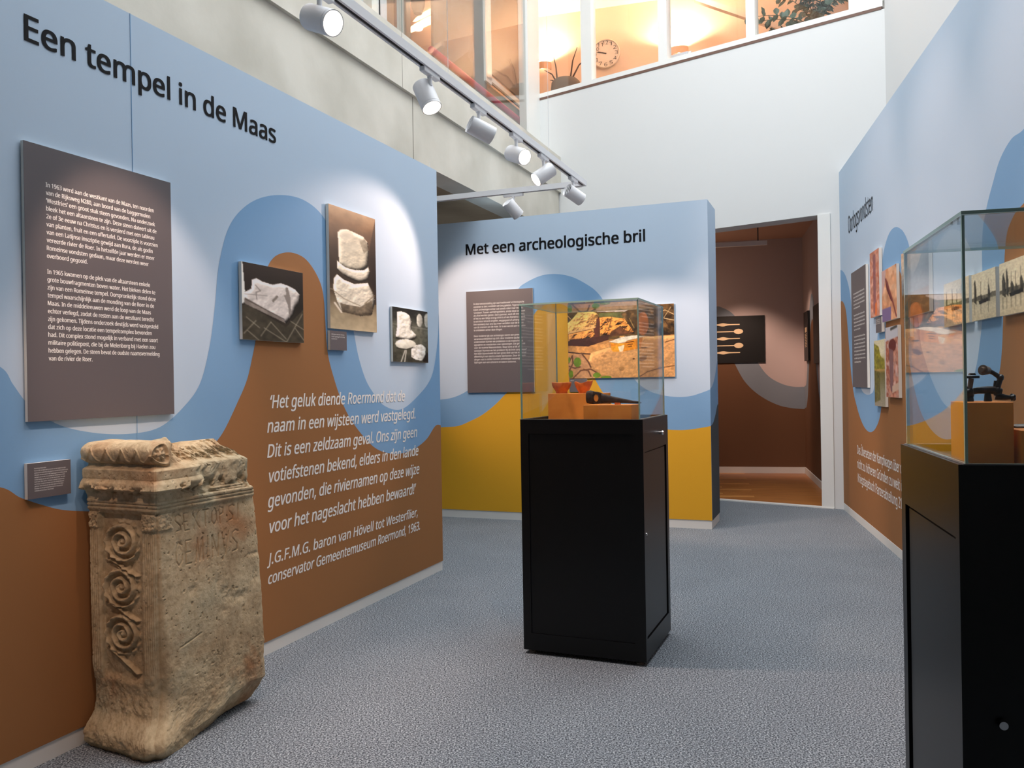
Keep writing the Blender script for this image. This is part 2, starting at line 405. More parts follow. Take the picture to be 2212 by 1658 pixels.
# ------------------------------------------------------------------ printed pictures (colour grids on the boards)
def vnoise(x, y, seed=0):
    rg = np.random.RandomState(seed); T = rg.rand(64, 64)
    xi = np.floor(x).astype(int); yi = np.floor(y).astype(int); fx = x - xi; fy = y - yi
    fx = fx * fx * (3 - 2 * fx); fy = fy * fy * (3 - 2 * fy)
    a = T[yi % 64, xi % 64]; b = T[yi % 64, (xi + 1) % 64]; c = T[(yi + 1) % 64, xi % 64]; d = T[(yi + 1) % 64, (xi + 1) % 64]
    return (a * (1 - fx) + b * fx) * (1 - fy) + (c * (1 - fx) + d * fx) * fy
def fnoise(x, y, seed=0, o=4):
    s = 0; a = 1; t = 0
    for i in range(o):
        s = s + a * vnoise(x * 2 ** i, y * 2 ** i, seed + i); t += a; a *= 0.5
    return s / t
class Pic:
    def __init__(s, w, h, base, quad=None):
        s.w, s.h = w, h
        s.X, s.Y = np.meshgrid((np.arange(w) + 0.5) / w, (np.arange(h) + 0.5) / h)
        s.a = np.ones((h, w, 3)) * np.array(base, float); s.asp = h / w
        s.Hm = None
        if quad:   # source pixels of the picture's corners tl,tr,br,bl -> unit square
            A = []; B = []
            for (x, y), (u, v) in zip(quad, [(0, 0), (1, 0), (1, 1), (0, 1)]):
                A.append([x, y, 1, 0, 0, 0, -u * x, -u * y]); B.append(u)
                A.append([0, 0, 0, x, y, 1, -v * x, -v * y]); B.append(v)
            h8 = np.linalg.solve(np.array(A, float), np.array(B, float)); s.Hm = np.append(h8, 1).reshape(3, 3)
    def q(s, p):
        if s.Hm is None: return p
        v = s.Hm @ np.array([p[0], p[1], 1.0]); return (v[0] / v[2], v[1] / v[2])
    def mask(s, pts):
        P = [s.q(p) for p in pts]; ins = np.zeros((s.h, s.w), bool)
        for i in range(len(P)):
            (x0, y0), (x1, y1) = P[i], P[i - 1]
            c = ((y0 > s.Y) != (y1 > s.Y))
            with np.errstate(divide='ignore', invalid='ignore'):
                ins ^= c & (s.X < (x1 - x0) * (s.Y - y0) / ((y1 - y0) or 1e-9) + x0)
        return ins.astype(float)
    def blend(s, m, col, a=1.0):
        m = (m * a)[..., None]; s.a = s.a * (1 - m) + np.array(col, float) * m
    def poly(s, pts, col, a=1.0, tex=0.0, sc=12, seed=1, light=None):
        m = s.mask(pts); c = np.ones((s.h, s.w, 3)) * np.array(col, float)
        if light is not None:   # (dx,dy,amount): tone of the photographed thing
            P = np.array([s.q(p) for p in pts]); cx, cy = P.mean(0); rx, ry = (np.ptp(P[:, 0]) / 2, np.ptp(P[:, 1]) / 2)
            c = c * (1 + light[2] * (light[0] * (s.X - cx) / rx + light[1] * (s.Y - cy) / ry))[..., None]
        if tex: c = c * (1 + tex * (fnoise(s.X * sc, s.Y * sc * s.asp, seed) - 0.5) * 2)[..., None]
        m = (m * a)[..., None]; s.a = s.a * (1 - m) + c * m
    def stone(s, pts, col, k=1.0, rad=7, tex=0.2, sc=14, seed=1):
        """a rounded lump as a photograph would print it"""
        m = s.mask(pts); g = m.copy()
        for _ in range(rad):
            q = np.pad(g, 2, 'edge'); g = (q[:-4, 2:-2] + q[4:, 2:-2] + q[2:-2, :-4] + q[2:-2, 4:] + q[2:-2, 2:-2]) / 5
        g = g * m; gy, gx = np.gradient(g)
        n = fnoise(s.X * sc, s.Y * sc * s.asp, seed, 4); ny, nx = np.gradient(n)
        lit = (gx * 0.5 + gy * 1.0) * rad * 0.9 + (nx * 0.5 + ny) * 5 * tex * 6
        tone = 0.72 + 0.30 * np.clip(g, 0, 1) + k * lit + tex * (n - 0.5)
        c = np.array(col, float) * np.clip(tone, 0.12, 1.25)[..., None]
        s.a = s.a * (1 - m[..., None]) + c * m[..., None]
    def punch(s, k, mid=110):
        s.a = np.clip((s.a - mid) * k + mid - 8, 4, 252)
    def ell(s, c, rx, ry, col, a=1.0, light=None, tex=0.0, seed=1):
        pts = [(c[0] + rx * math.cos(t), c[1] + ry * math.sin(t)) for t in np.linspace(0, 2 * math.pi, 25)[:-1]]
        s.poly(pts, col, a, tex, light=light, seed=seed)
    def line(s, pts, wid, col, a=1.0):
        P = [s.q(p) for p in pts]; d = np.full((s.h, s.w), 9.0)
        for (x0, y0), (x1, y1) in zip(P[:-1], P[1:]):
            dx, dy = x1 - x0, (y1 - y0) * s.asp; L = dx * dx + dy * dy + 1e-12
            t = np.clip(((s.X - x0) * dx + (s.Y - y0) * s.asp * dy) / L, 0, 1)
            d = np.minimum(d, np.hypot(s.X - x0 - t * dx, (s.Y - y0) * s.asp - t * dy))
        px = 1.0 / s.w
        s.blend(np.clip((wid - d) / px + 0.5, 0, 1), col, a)
    def noise(s, sc, amp, seed=0, ax=1.0):
        s.a = s.a * (1 + amp * 2 * (fnoise(s.X * sc, s.Y * sc * s.asp * ax, seed) - 0.5))[..., None]
    def grad(s, cols):   # vertical stops (y, col)
        ys = [c[0] for c in cols]
        for k in range(3): s.a[..., k] = np.interp(s.Y, ys, [c[1][k] for c in cols])
    def blur(s, n=1):
        for _ in range(n):
            p = np.pad(s.a, ((1, 1), (1, 1), (0, 0)), 'edge')
            s.a = (p[1:-1, 1:-1] * 2 + p[:-2, 1:-1] + p[2:, 1:-1] + p[1:-1, :-2] + p[1:-1, 2:]) / 6

def picture_mesh(name, pic, x0, x1, z0, z1, y, parent):
    w, h = pic.w, pic.h
    gx, gz = np.meshgrid(np.linspace(x0, x1, w), np.linspace(z1, z0, h))
    co = np.stack([gx, np.full_like(gx, y), gz], -1).reshape(-1, 3)
    i = np.arange(w * h).reshape(h, w)
    f = np.stack([i[:-1, :-1], i[1:, :-1], i[1:, 1:], i[:-1, 1:]], -1).reshape(-1, 4)
    me = bpy.data.meshes.new(name)
    me.vertices.add(w * h); me.vertices.foreach_set('co', co.ravel())
    me.loops.add(f.size); me.loops.foreach_set('vertex_index', f.ravel())
    me.polygons.add(len(f)); me.polygons.foreach_set('loop_start', np.arange(0, f.size, 4)); me.polygons.foreach_set('loop_total', np.full(len(f), 4))
    me.update(calc_edges=True)
    c = np.clip(pic.a, 0, 255) / 255.0; lin = np.where(c <= 0.04045, c / 12.92, ((c + 0.055) / 1.055) ** 2.4)
    rgba = np.concatenate([lin, np.ones((h, w, 1))], -1).reshape(-1)
    at = me.color_attributes.new('print', 'FLOAT_COLOR', 'POINT'); at.data.foreach_set('color', rgba)
    me.materials.append(M['photo'])
    o = bpy.data.objects.new(name, me); COL.objects.link(o); o.parent = parent
    return o

def board(frame, name, tl, br, label, cat, pic=None, face='panel_grey', t=0.014, gap=0.004, group=None, edge='foam', tr=None, bl=None):
    """rigid board fixed to a wall, corners from photograph pixels on its face"""
    off = t + gap
    a = frame.at(*tl, off); c = frame.at(*br, off)
    x0, x1, z1, z0 = a[0], c[0], a[1], c[1]
    if tr: z1 = (a[1] + frame.at(*tr, off)[1]) / 2; x1 = (x1 + frame.at(*tr, off)[0]) / 2
    if bl: z0 = (c[1] + frame.at(*bl, off)[1]) / 2; x0 = (x0 + frame.at(*bl, off)[0]) / 2
    w, h = x1 - x0, z1 - z0
    o = frame.w(x0, 0, z0)
    root = empty(name, frame.M @ Matrix.Translation((x0, 0, z0)))
    tag(root, label, cat, group)
    b = MB(); b.box(0, w, -off, -gap, 0, h); ob = b.build('backing_board', edge, root)
    b = MB(); b.box(w * 0.3, w * 0.7, -gap, 0, h * 0.3, h * 0.7); b.build('spacer', 'foam', root)
    if pic is not None:
        picture_mesh('printed_picture', pic, 0.0003, w - 0.0003, 0.0003, h - 0.0003, -off - 0.0006, root)
    else:
        b = MB(); b.box(0, w, -off - 0.0012, -off, 0, h); b.build('printed_face', face, root)
    root['_w'] = w; root['_h'] = h; root['_x'] = x0; root['_z'] = z0; root['_y'] = -off - 0.0016
    return root
def done(root):
    for k in ('_w', '_h', '_x', '_z', '_y'):
        if k in root: del root[k]
#==STRUCTURE==
def structure(o, label=None):
    o['kind'] = 'structure'
    if label: o['label'] = label
    return o

# floors --------------------------------------------------------------
def flat_poly(name, pts, z0, z1, m):
    b = MB(); n = len(pts)
    b.add([(p[0], p[1], z1) for p in pts] + [(p[0], p[1], z0) for p in pts],
          [tuple(range(n)), tuple(range(n, 2 * n))[::-1]] + [(i, i + n, (i + 1) % n + n, (i + 1) % n) for i in range(n)])
    return b.build(name, m)
wL = F_WHITE.w(-9.0, 0.02, 0); wR = F_WHITE.w(2.6, 0.02, 0)
structure(flat_poly('floor', [(-7.5, -3.2), (7.0, -3.2), (7.0, wR.y), (wR.x, wR.y), (wL.x, wL.y), (-7.5, wL.y)], -0.2, 0.0, 'carpet'),
          'blue grey speckled carpet of the exhibition room')

# left partition with river print --------------------------------------
LU0 = -7.2; LTOP = 3.113
wall_left = structure(bx('wall_left', (LU0, 0, 0, 0.10, 0.072, LTOP), 'light_blue', None, F_LEFT.M), 'pale blue exhibition partition with blue and brown river wave print')
A_pix = [(0, 792), (28, 830), (60, 872), (120, 914), (200, 934), (285, 936), (345, 922), (395, 880), (430, 832), (452, 750), (464, 660), (473, 570), (497, 485), (540, 438), (600, 421), (660, 434), (702, 474), (735, 560), (752, 650), (765, 722), (774, 769), (790, 820), (804, 845), (826, 873), (865, 884), (907, 850), (929, 820), (937, 795), (946, 727), (950, 660)]
B_pix = [(0, 1052), (43, 1074), (87, 1089), (130, 1100), (193, 1104), (260, 1103), (330, 1088), (400, 1040), (465, 956), (482, 932), (512, 870), (533, 820), (545, 769), (552, 732), (560, 650), (576, 580), (591, 556), (611, 546), (633, 546), (658, 558), (678, 583), (693, 615), (699, 645), (702, 690), (708, 765), (722, 820), (737, 864), (754, 900), (782, 939), (810, 967), (837, 978), (865, 979), (893, 970), (921, 948), (942, 918)]
preA = [(-6.9, 1.9), (-6.4, 2.2), (-5.9, 2.0), (-5.0, 1.65)]
preB = [(-6.9, 1.3), (-6.3, 1.6), (-5.7, 1.3), (-4.8, 1.15)]
wave(F_LEFT, 'mid_blue_wave', A_pix, 'mid_blue', wall_left, -0.0008, LU0, 0, 0.072, preA, [(0.06, 2.05)])
wave(F_LEFT, 'brown_wave', B_pix, 'brown', wall_left, -0.0016, LU0, 0, 0.072, preB, [(0.04, 1.12)])
bx('panel_seam', (F_LEFT.at(285, 300)[0] - 0.0012, F_LEFT.at(285, 300)[0] + 0.0012, -0.0022, 0, 1.2, LTOP), 'mid_blue', wall_left)
baseboard = structure(bx('baseboard_left', (LU0, 0.0, 0.004, 0.096, 0, 0.072), 'plinth', None, F_LEFT.M), 'white plinth under the left partition')
def Lp(x, y): return F_LEFT.at(x, y)
a, b_ = Lp(52.8, 83), Lp(595, 312)
cap = abs(Lp(54, 26)[1] - Lp(54, 83)[1])
tag(lettering('title_lettering', [('Een tempel in de Maas', a[0], (a[1] + b_[1]) / 2, b_[0], (a[1] + b_[1]) / 2, cap * 0.97)], 'ink', wall_left, -0.0022, bold=0.028, res=6), 'black heading Een tempel in de Maas')
quote = [("‘Het geluk diende Roermond dat de", 581, 883, 876, 864), ("naam in een wijsteen werd vastgelegd.", 577, 936.5, 899, 901), ("Dit is een zeldzaam geval. Ons zijn geen", 577, 990.5, 902, 941), ("votiefstenen bekend, elders in den lande", 578, 1043.5, 905, 981), ("gevonden, die riviernamen op deze wijze", 578, 1098, 907, 1020), ("voor het nageslacht hebben bewaard!’", 579, 1151, 899, 1065), ("J.G.F.M.G. baron van Hövell tot Westerflier,", 577, 1221, 904, 1112.5), ("conservator Gemeentemuseum Roermond, 1963.", 578, 1262, 909, 1142)]
ls = []
for t, x0, y0, x1, y1 in quote:
    p, q = Lp(x0, y0), Lp(x1, y1); z = (p[1] + q[1]) / 2
    ls.append((t, p[0], z, q[0] - 0.02, z, 0.071 if not t.startswith(('J.G', 'cons')) else 0.060))
tag(lettering('quote_lettering', ls, 'white_ink', wall_left, -0.0024, bold=0.022, shear=0.2, res=4), 'white slanted quotation lettering')

# middle partition (pier) ----------------------------------------------
PTOP = 3.19
wall_mid = structure(bx('wall_middle', (-5.2, 0, 0, 0.54, 0.085, PTOP), 'light_blue', None, F_PIER.M), 'freestanding pale blue partition with blue and yellow wave print')
mA = [(958, 862), (990, 854), (1020, 836), (1050, 805), (1075, 755), (1095, 690), (1121, 622), (1133, 612), (1169, 595), (1202, 591.6), (1236, 598), (1266, 613), (1287, 628), (1304, 650), (1325, 700), (1345, 765), (1371, 819), (1392, 838), (1415, 849), (1441, 855), (1467, 857), (1492, 855), (1518, 847)]
mB = [(958, 922), (990, 919.5), (1016, 909), (1041, 896), (1067, 876), (1085, 858), (1105, 835), (1125, 780), (1140, 715), (1155, 677), (1172, 662), (1200, 655), (1228, 665), (1250, 705), (1268, 770), (1286, 819), (1299, 842), (1318, 868), (1345, 893), (1385, 914), (1433, 926), (1467, 928.5), (1492, 927), (1518, 923)]
wave(F_PIER, 'mid_blue_wave', mA, 'mid_blue', wall_mid, -0.0008, -5.2, 0, 0.085, [(-5.4, 1.5), (-4.6, 2.2), (-3.8, 1.7), (-3.3, 1.3)], [(0.02, F_PIER.at(1535, 839)[1])])
wave(F_PIER, 'yellow_wave', mB, 'yellow', wall_mid, -0.0016, -5.2, 0, 0.085, [(-5.4, 1.0), (-4.6, 1.7), (-3.8, 1.2), (-3.3, 0.96)], [(0.02, F_PIER.at(1536, 919)[1])])
# printed return of the pier
b = MB(); b.box(0.0, 0.54, -0.0008, 0, 0.085, PTOP); side = b.build('printed_return', 'light_blue', wall_mid, F_PIER.M.inverted() @ F_PSIDE.M)
sA = [(1536, 838), (1540, 828), (1544, 812), (1548, 785)]; sB = [(1537, 918), (1541, 910), (1545, 895), (1549, 875)]
wave(F_PSIDE, 'mid_blue_wave', sA, 'mid_blue', side, -0.0016, 0, 0.54, 0.085, (), [(0.56, 1.66)])
wave(F_PSIDE, 'slate_wave', sB, 'slate', side, -0.0024, 0, 0.54, 0.085, (), [(0.56, 1.2)])
structure(bx('baseboard_middle', (-5.2, -0.004, 0.004, 0.536, 0, 0.085), 'plinth', None, F_PIER.M), 'white plinth under the middle partition')
p, q = F_PIER.at(1007, 550.6), F_PIER.at(1393, 520.4); z = (p[1] + q[1]) / 2
tag(lettering('title_lettering', [('Met een archeologische bril', p[0], z, q[0], z, abs(F_PIER.at(1008, 528)[1] - p[1]))], 'ink', wall_mid, -0.0022, bold=0.034, res=5), 'black heading Met een archeologische bril')

# right partition --------------------------------------------------------
RU0 = F_RIGHT.at(1800, 500)[0]; RU1 = 8.6; RTOP = 3.69
wall_right = structure(bx('wall_right', (RU0, RU1, 0, 0.10, 0.075, RTOP), 'light_blue', None, F_RIGHT.M), 'pale blue exhibition partition with tall blue and brown waves')
rA = [(1800.5, 606), (1803, 599), (1810, 588), (1816.6, 583), (1824, 590), (1830, 605), (1836, 632), (1842, 690), (1848, 770), (1860, 837), (1867, 849), (1874, 852), (1882, 850), (1887, 843), (1891, 815), (1896, 720), (1900, 640), (1904, 581), (1908.6, 545), (1917.6, 511.6), (1926, 496), (1936, 490), (1944, 493), (1951, 499.5), (1960, 517.6), (1966, 540), (1974, 600), (1984, 688), (1989, 741), (1998.5, 777), (2010.6, 814), (2025, 847), (2042, 874), (2060, 882), (2080, 868), (2096, 835), (2109.5, 789.5), (2116.7, 741), (2121.6, 693), (2122, 584), (2121.6, 536), (2124, 490), (2132, 445), (2145, 395), (2160, 345), (2185, 300), (2212, 278)]
rB = [(1801, 900), (1803, 860), (1806, 780), (1809, 732), (1811, 672), (1818, 650), (1827, 668), (1833, 732), (1839, 807), (1845, 852), (1850, 873), (1857, 898), (1868, 923), (1880.5, 933), (1892.6, 923), (1902, 895), (1908, 830), (1912, 740), (1916, 660), (1922, 610), (1930, 588), (1938, 582), (1946, 590), (1952, 625), (1957, 700), (1962, 765), (1974, 830), (1988, 885), (2010, 925), (2040, 948), (2080, 935), (2120, 885), (2150, 830), (2160, 801), (2165, 753), (2167.4, 693), (2170, 572), (2172, 536), (2177, 499.5), (2192, 463), (2212, 439)]
e1 = F_RIGHT.at(2212, 278); e2 = F_RIGHT.at(2212, 439)
wave(F_RIGHT, 'mid_blue_wave', rA, 'mid_blue', wall_right, -0.0008, RU0, RU1, 0.075, (), [(e1[0] + 0.25, e1[1] + 0.1), (e1[0] + 0.6, e1[1] - 0.2), (e1[0] + 1.0, 1.9), (e1[0] + 1.6, 1.4), (e1[0] + 2.3, 1.8), (9.0, 2.2)])
wave(F_RIGHT, 'brown_wave', rB, 'brown', wall_right, -0.0016, RU0, RU1, 0.075, (), [(e2[0] + 0.2, e2[1] + 0.05), (e2[0] + 0.5, e2[1] - 0.4), (e2[0] + 1.0, 1.3), (e2[0] + 1.6, 0.9), (e2[0] + 2.3, 1.2), (9.0, 1.6)])
structure(bx('baseboard_right', (RU0, RU1, -0.004, 0.09, 0, 0.075), 'plinth', None, F_RIGHT.M), 'white plinth under the right partition')
p, q = F_RIGHT.at(1833, 502.5), F_RIGHT.at(1886, 457); z = (p[1] + q[1]) / 2
tag(lettering('title_lettering', [('Oorlogsvondsten', p[0], z, q[0], z, 0.175)], 'ink', wall_right, -0.003, bold=0.0, res=4), 'black heading Oorlogsvondsten')
ls = []
for t, x0, y0, x1, y1 in [("Das Übersetzen der Kampfwagen über die Maas", 1852.7, 976, 1963, 1033), ("nicht zu höheren Gründen zu weit über die", 1853, 1008, 1966, 1072), ("Kriegstagebuch Panzerabteilung 2107, 9 nov", 1854, 1038, 1972, 1116)]:
    p, q = F_RIGHT.at(x0, y0), F_RIGHT.at(x1, y1); z = (p[1] + q[1]) / 2
    ls.append((t, p[0], z, q[0] + 0.15, z, 0.085))
tag(lettering('quote_lettering', ls, 'white_ink', wall_right, -0.003, bold=0.025), 'white quotation lettering low on the wall')

# white structural wall with doorway and upper windows --------------------
uw = lambda x, y=300: F_WHITE.at(x, y)[0]
dR0 = uw(1769, 600); dR1 = uw(1796, 600); dL = -1.5; LZ = 3.256
SZ = 5.375
uc = uw(1912, 100); ug = uw(1160, 100); ubeam = uw(1212, 400)
HEAD = 6.95; T = 0.28
b = MB()
b.box(-6.0, dL, 0, T, 0, LZ); b.box(dR1 + 0.0, uc + 0.1, 0, T, 0, LZ); b.box(-6.0, uc + 0.1, 0, T, LZ, 4.46)
b.box(ug, uc, 0, T, 4.46, SZ - 0.03)
b.box(ug, uc, 0, T, HEAD, 8.9)
wall_back = structure(b.build('wall_back', 'white', None, F_WHITE.M), 'tall white plaster wall above the doorway')
structure(bx('trim_1', (ug, uc - 0.03, -0.006, 0.1, SZ - 0.03, SZ + 0.0), 'sill_brown', None, F_WHITE.M), 'thin brown strip under the upper windows')
# upper windows: sill frame, jamb, mullions, panes
win = empty('window_1', F_WHITE.M); structure(win, 'row of white framed upper windows')
bx('sill', (ug, uc - 0.02, -0.004, 0.14, SZ + 0.002, SZ + 0.06), 'white_paint', win)
mull = [(uw(1258), uw(1283)), (uw(1425), uw(1447)), (uw(1615), uw(1638))]
for m0, m1 in mull:
    bx('mullion', (m0, m1 - 0.02, 0.0, 0.12, SZ + 0.06, HEAD), 'white_paint', win)
bx('jamb', (uw(1833, 10), uc, -0.002, 0.14, SZ + 0.06, HEAD), 'white_paint', win)
pe = [ug] + [v for mm in mull for v in mm] + [uw(1833, 10)]
for i in range(0, 8, 2):
    bx('glass_pane', (pe[i] + 0.001, pe[i + 1] - 0.021 if i < 6 else pe[i + 1] - 0.001, 0.05, 0.058, SZ + 0.061, HEAD), 'window_glass', win)
# doorway post and threshold
door = empty('door_1', F_WHITE.M); structure(door, 'white doorway surround')
bx('door_post', (dR0, dR1 - 0.001, -0.02, 0.10, 0.012, LZ - 0.001), 'white_paint', door)
bx('threshold', (dL, dR1 - 0.001, -0.03, 0.06, 0.0, 0.012), 'plinth', door)
# outer wall behind the right partition
F_OUT = Frame(F_WHITE.w(uc, 0, 0), AR + 180)
structure(bx('wall_right_outer', (0.0, 13.0, 0, 0.25, 0, 8.9), 'white', None, F_OUT.M), 'tall white side wall of the atrium')
# walls out of view
structure(bx('wall_front', (-7.5, 7.0, -3.45, -3.2, 0, 8.9), 'white'), 'white wall behind the viewer')
structure(bx('wall_left_outer', (-7.75, -7.5, -3.45, 16, 0, 8.9), 'white'), 'white outer wall far left')

structure(bx('ceiling_near', (-7.5, 7.0, -3.2, 2.1, 4.6, 4.85), 'white'), 'lower ceiling over the entrance side')  # unseen slab, put in to keep daylight off the near part
# concrete beam, slab and upper glazing ------------------------------------
bp = F_WHITE.w(ubeam, 0, 0)
F_BEAM = Frame(bp, AL)
BL = -14.0
zg = F_BEAM.at(900, 211)[1]
beam = structure(bx('ceiling_beam', (BL, 0.0, 0, 0.30, 4.02, 4.50), 'concrete', None, F_BEAM.M), 'board-marked concrete edge beam')
bx('lower_face', (BL, 0.0, 0.035, 0.30, 3.46, 4.02), 'concrete', beam)
uj = F_BEAM.at(900, 300)[0]
bx('pour_joint', (uj - 0.006, uj + 0.006, 0.0345, 0.04, 3.46, 4.018), 'joint', beam)
uj2 = F_BEAM.at(868, 90)[0]
bx('pour_joint', (uj2 - 0.003, uj2 + 0.003, -0.0005, 0.04, 4.022, 4.499), 'joint', beam)
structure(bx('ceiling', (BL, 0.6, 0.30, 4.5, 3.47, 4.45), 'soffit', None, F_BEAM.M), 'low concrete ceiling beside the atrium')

F_GL = Frame(F_WHITE.w(ug, 0, 0), AL)
win2 = empty('window_2', F_GL.M); structure(win2, 'tall glazed screen on the upper floor')
b = MB(); b.box(BL, F_GL.at(1137, 200)[0], 0, 0.012, 4.46, 8.8); b.build('glass_pane', 'window_glass', win2)
b = MB(); b.box(F_GL.at(1137, 200)[0] + 0.001, -0.001, -0.03, 0.10, 4.46, 8.8); b.build('corner_post', 'white_paint', win2)
ug2 = F_GL.at(820, 15)[0]
bx('glass_joint', (ug2 - 0.012, ug2 + 0.006, -0.004, 0.0, 4.5, 8.8), 'dark', win2)
ug3 = F_GL.at(868, 50)[0]
bx('glass_joint', (ug3 - 0.004, ug3 + 0.004, -0.004, 0.0, 4.5, 8.8), 'teal_grey', win2)
# behind the screen
def behind(name, x0, x1, y0, y1, d, m, th=0.03, parent=None):
    q0 = F_GL.at((x0 + x1) / 2, y0, -d)[1] if y0 is not None else 8.6
    q1 = F_GL.at((x0 + x1) / 2, y1, -d)[1] if y1 is not None else 4.47
    ua = F_GL.at(x0, 120, -d)[0]; ub = F_GL.at(x1, 120, -d)[0]
    return bx(name, (ua, ub, d, d + th, q1, q0), m, parent, F_GL.M if parent is None else None)
structure(bx('wall_corridor', (-12, 0.3, 3.2, 3.4, 4.46, 8.8), 'pale_wall', None, F_GL.M), 'pale wall across the upper corridor')
structure(bx('ceiling_corridor', (-12, 0.3, 0.02, 3.4, 8.1, 8.3), 'cornice', None, F_GL.M), 'corridor ceiling')
scr = empty('timber_screen', F_GL.M); tag(scr, 'brown timber screen with pale posts behind the upper glazing', 'screen')
behind('wide_panel', 937, 1050, None, None, 0.50, 'wood_brown', parent=scr)
behind('narrow_panel', 1062, 1124, None, 186, 0.50, 'wood_tan', parent=scr)
behind('pale_post', 1049, 1062, None, 178, 0.47, 'white_paint', parent=scr)
behind('pale_post', 1124, 1134, None, None, 0.47, 'white_paint', parent=scr)
behind('bottom_rail', 1050, 1124, 187, 197, 0.47, 'white_paint', parent=scr)
behind('black_gap', 1050, 1124, 197, 200, 0.52, 'dark', parent=scr)
behind('lower_panel', 1029, 1124, 200, None, 0.54, 'teal_grey', parent=scr)
col = behind('pale_column', 805, 818, None, None, 0.6, 'white_paint', 0.1); tag(col, 'pale slim column behind upper glass at left', 'column')
col = behind('pale_column', 874, 888, None, None, 1.2, 'white_paint', 0.1); tag(col, 'pale slim column beside the dark hanging lamp', 'column')
zr = F_GL.at(1030, 186, -0.14)[1]
b = MB(); b.tube([(F_GL.at(931, 105, -0.14)[0], 0.14, zr), (-0.12, 0.14, zr)], 0.036, seg=14)
o = b.build('handrail', 'red', None, F_GL.M, smooth=True); tag(o, 'round red handrail behind the upper glazing', 'handrail')
for k, (x0, y0, x1, y1, wd_) in enumerate([(852, 66, 935, 22, 0.035), (862, 74, 938, 40, 0.055)]):
    ua, za = F_GL.at(x0, y0, -1.6); ub, zb = F_GL.at(x1, y1, -1.6)
    b = MB(); b.tube([(ua, 1.6, za), (ub, 1.6, zb)], wd_, seg=8)
    o = b.build('linear_lamp', 'glow_strip', None, F_GL.M, smooth=True)  # glowing tube put in for a lamp's reflection in the glass
    tag(o, ['upper thin glowing tube lamp behind the upper glass', 'lower thick glowing tube lamp behind the upper glass'][k], 'lamp')
ua, za = F_GL.at(880, 95, -2.0); ub, zb = F_GL.at(940, 72, -2.0)
b = MB(); pts = [(ua + (ub - ua) * t, 2.0, za - 0.08 + (zb - za) * t + 0.05 * math.sin(math.pi * t)) for t in np.linspace(0, 1, 9)]
b.loft([[(p[0], 1.9, p[2] - 0.16), (p[0], 2.1, p[2] - 0.16), (p[0], 2.1, p[2] + 0.10), (p[0], 1.9, p[2] + 0.10)] for p in pts])
o = b.build('curved_counter', 'cornice', None, F_GL.M); tag(o, 'curved orange timber balustrade panel seen through the glass', 'panel')
ua, za = F_GL.at(903, 30, -0.9)
b = MB(); b.lathe([(0.0, 0.0), (0.05, 0.0), (0.085, 0.10), (0.09, 0.26), (0.05, 0.40), (0.0, 0.42)], (ua, 0.9, za), 16)
b.tube([(ua, 0.9, za + 0.4), (ua, 0.9, 8.1)], 0.006, 6)
o = b.build('pendant_lamp', 'ceramic', None, F_GL.M, smooth=True); tag(o, 'dark tapered pendant lamp hanging behind the upper glass', 'lamp')
ld = bpy.data.lights.new('corridor_lamp', 'POINT'); ld.energy = 14; ld.color = (1, 0.86, 0.72); ld.shadow_soft_size = 0.2  # unseen fill light added to brighten the corridor, no fixture
lo = bpy.data.objects.new('corridor_lamp', ld); COL.objects.link(lo); lo.location = F_GL.w(-6.5, 2.0, 7.6)

# inner room behind the doorway ----------------------------------------------
F_IN = Frame(floor_pt(1741, 1022), 103.0)
_p = floor_pt(1783, 1061)
F_INR = Frame(floor_pt(1741, 1022), 193.2)
CZ = 3.58
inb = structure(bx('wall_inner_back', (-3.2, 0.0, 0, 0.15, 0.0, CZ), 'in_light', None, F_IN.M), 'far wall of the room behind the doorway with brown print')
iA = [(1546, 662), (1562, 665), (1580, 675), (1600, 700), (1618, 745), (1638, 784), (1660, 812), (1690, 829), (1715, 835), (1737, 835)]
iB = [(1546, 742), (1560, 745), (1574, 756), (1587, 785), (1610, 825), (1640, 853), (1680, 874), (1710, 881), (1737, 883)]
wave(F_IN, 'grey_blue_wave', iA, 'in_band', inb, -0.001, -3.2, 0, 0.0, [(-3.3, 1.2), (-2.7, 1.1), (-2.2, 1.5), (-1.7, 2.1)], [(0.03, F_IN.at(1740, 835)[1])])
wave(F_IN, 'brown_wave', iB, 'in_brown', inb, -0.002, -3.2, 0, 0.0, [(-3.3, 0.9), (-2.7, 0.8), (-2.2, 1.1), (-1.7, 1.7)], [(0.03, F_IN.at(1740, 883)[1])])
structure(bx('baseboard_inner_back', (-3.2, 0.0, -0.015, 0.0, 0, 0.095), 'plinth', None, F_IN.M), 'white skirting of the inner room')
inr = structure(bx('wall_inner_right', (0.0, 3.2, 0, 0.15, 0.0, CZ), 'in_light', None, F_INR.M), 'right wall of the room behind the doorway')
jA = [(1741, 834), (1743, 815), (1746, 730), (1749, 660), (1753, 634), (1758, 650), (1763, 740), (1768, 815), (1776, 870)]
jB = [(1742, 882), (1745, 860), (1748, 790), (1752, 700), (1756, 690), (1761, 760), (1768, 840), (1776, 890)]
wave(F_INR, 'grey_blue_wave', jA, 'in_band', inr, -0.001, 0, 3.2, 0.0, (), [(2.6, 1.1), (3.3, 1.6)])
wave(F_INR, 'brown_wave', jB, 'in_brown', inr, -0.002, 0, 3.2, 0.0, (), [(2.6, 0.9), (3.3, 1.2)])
structure(bx('baseboard_inner_right', (0.02, 3.0, -0.015, 0.0, 0, 0.095), 'plinth', None, F_INR.M), 'white skirting along the inner right wall')
def hit_white(frame, u, y):   # distance from the inner plane to the doorway wall along the frame normal
    p = frame.w(u, 0, 0); q = F_WHITE.w(0, T, 0)
    return (q - p).dot(F_WHITE.n) / frame.n.dot(F_WHITE.n)
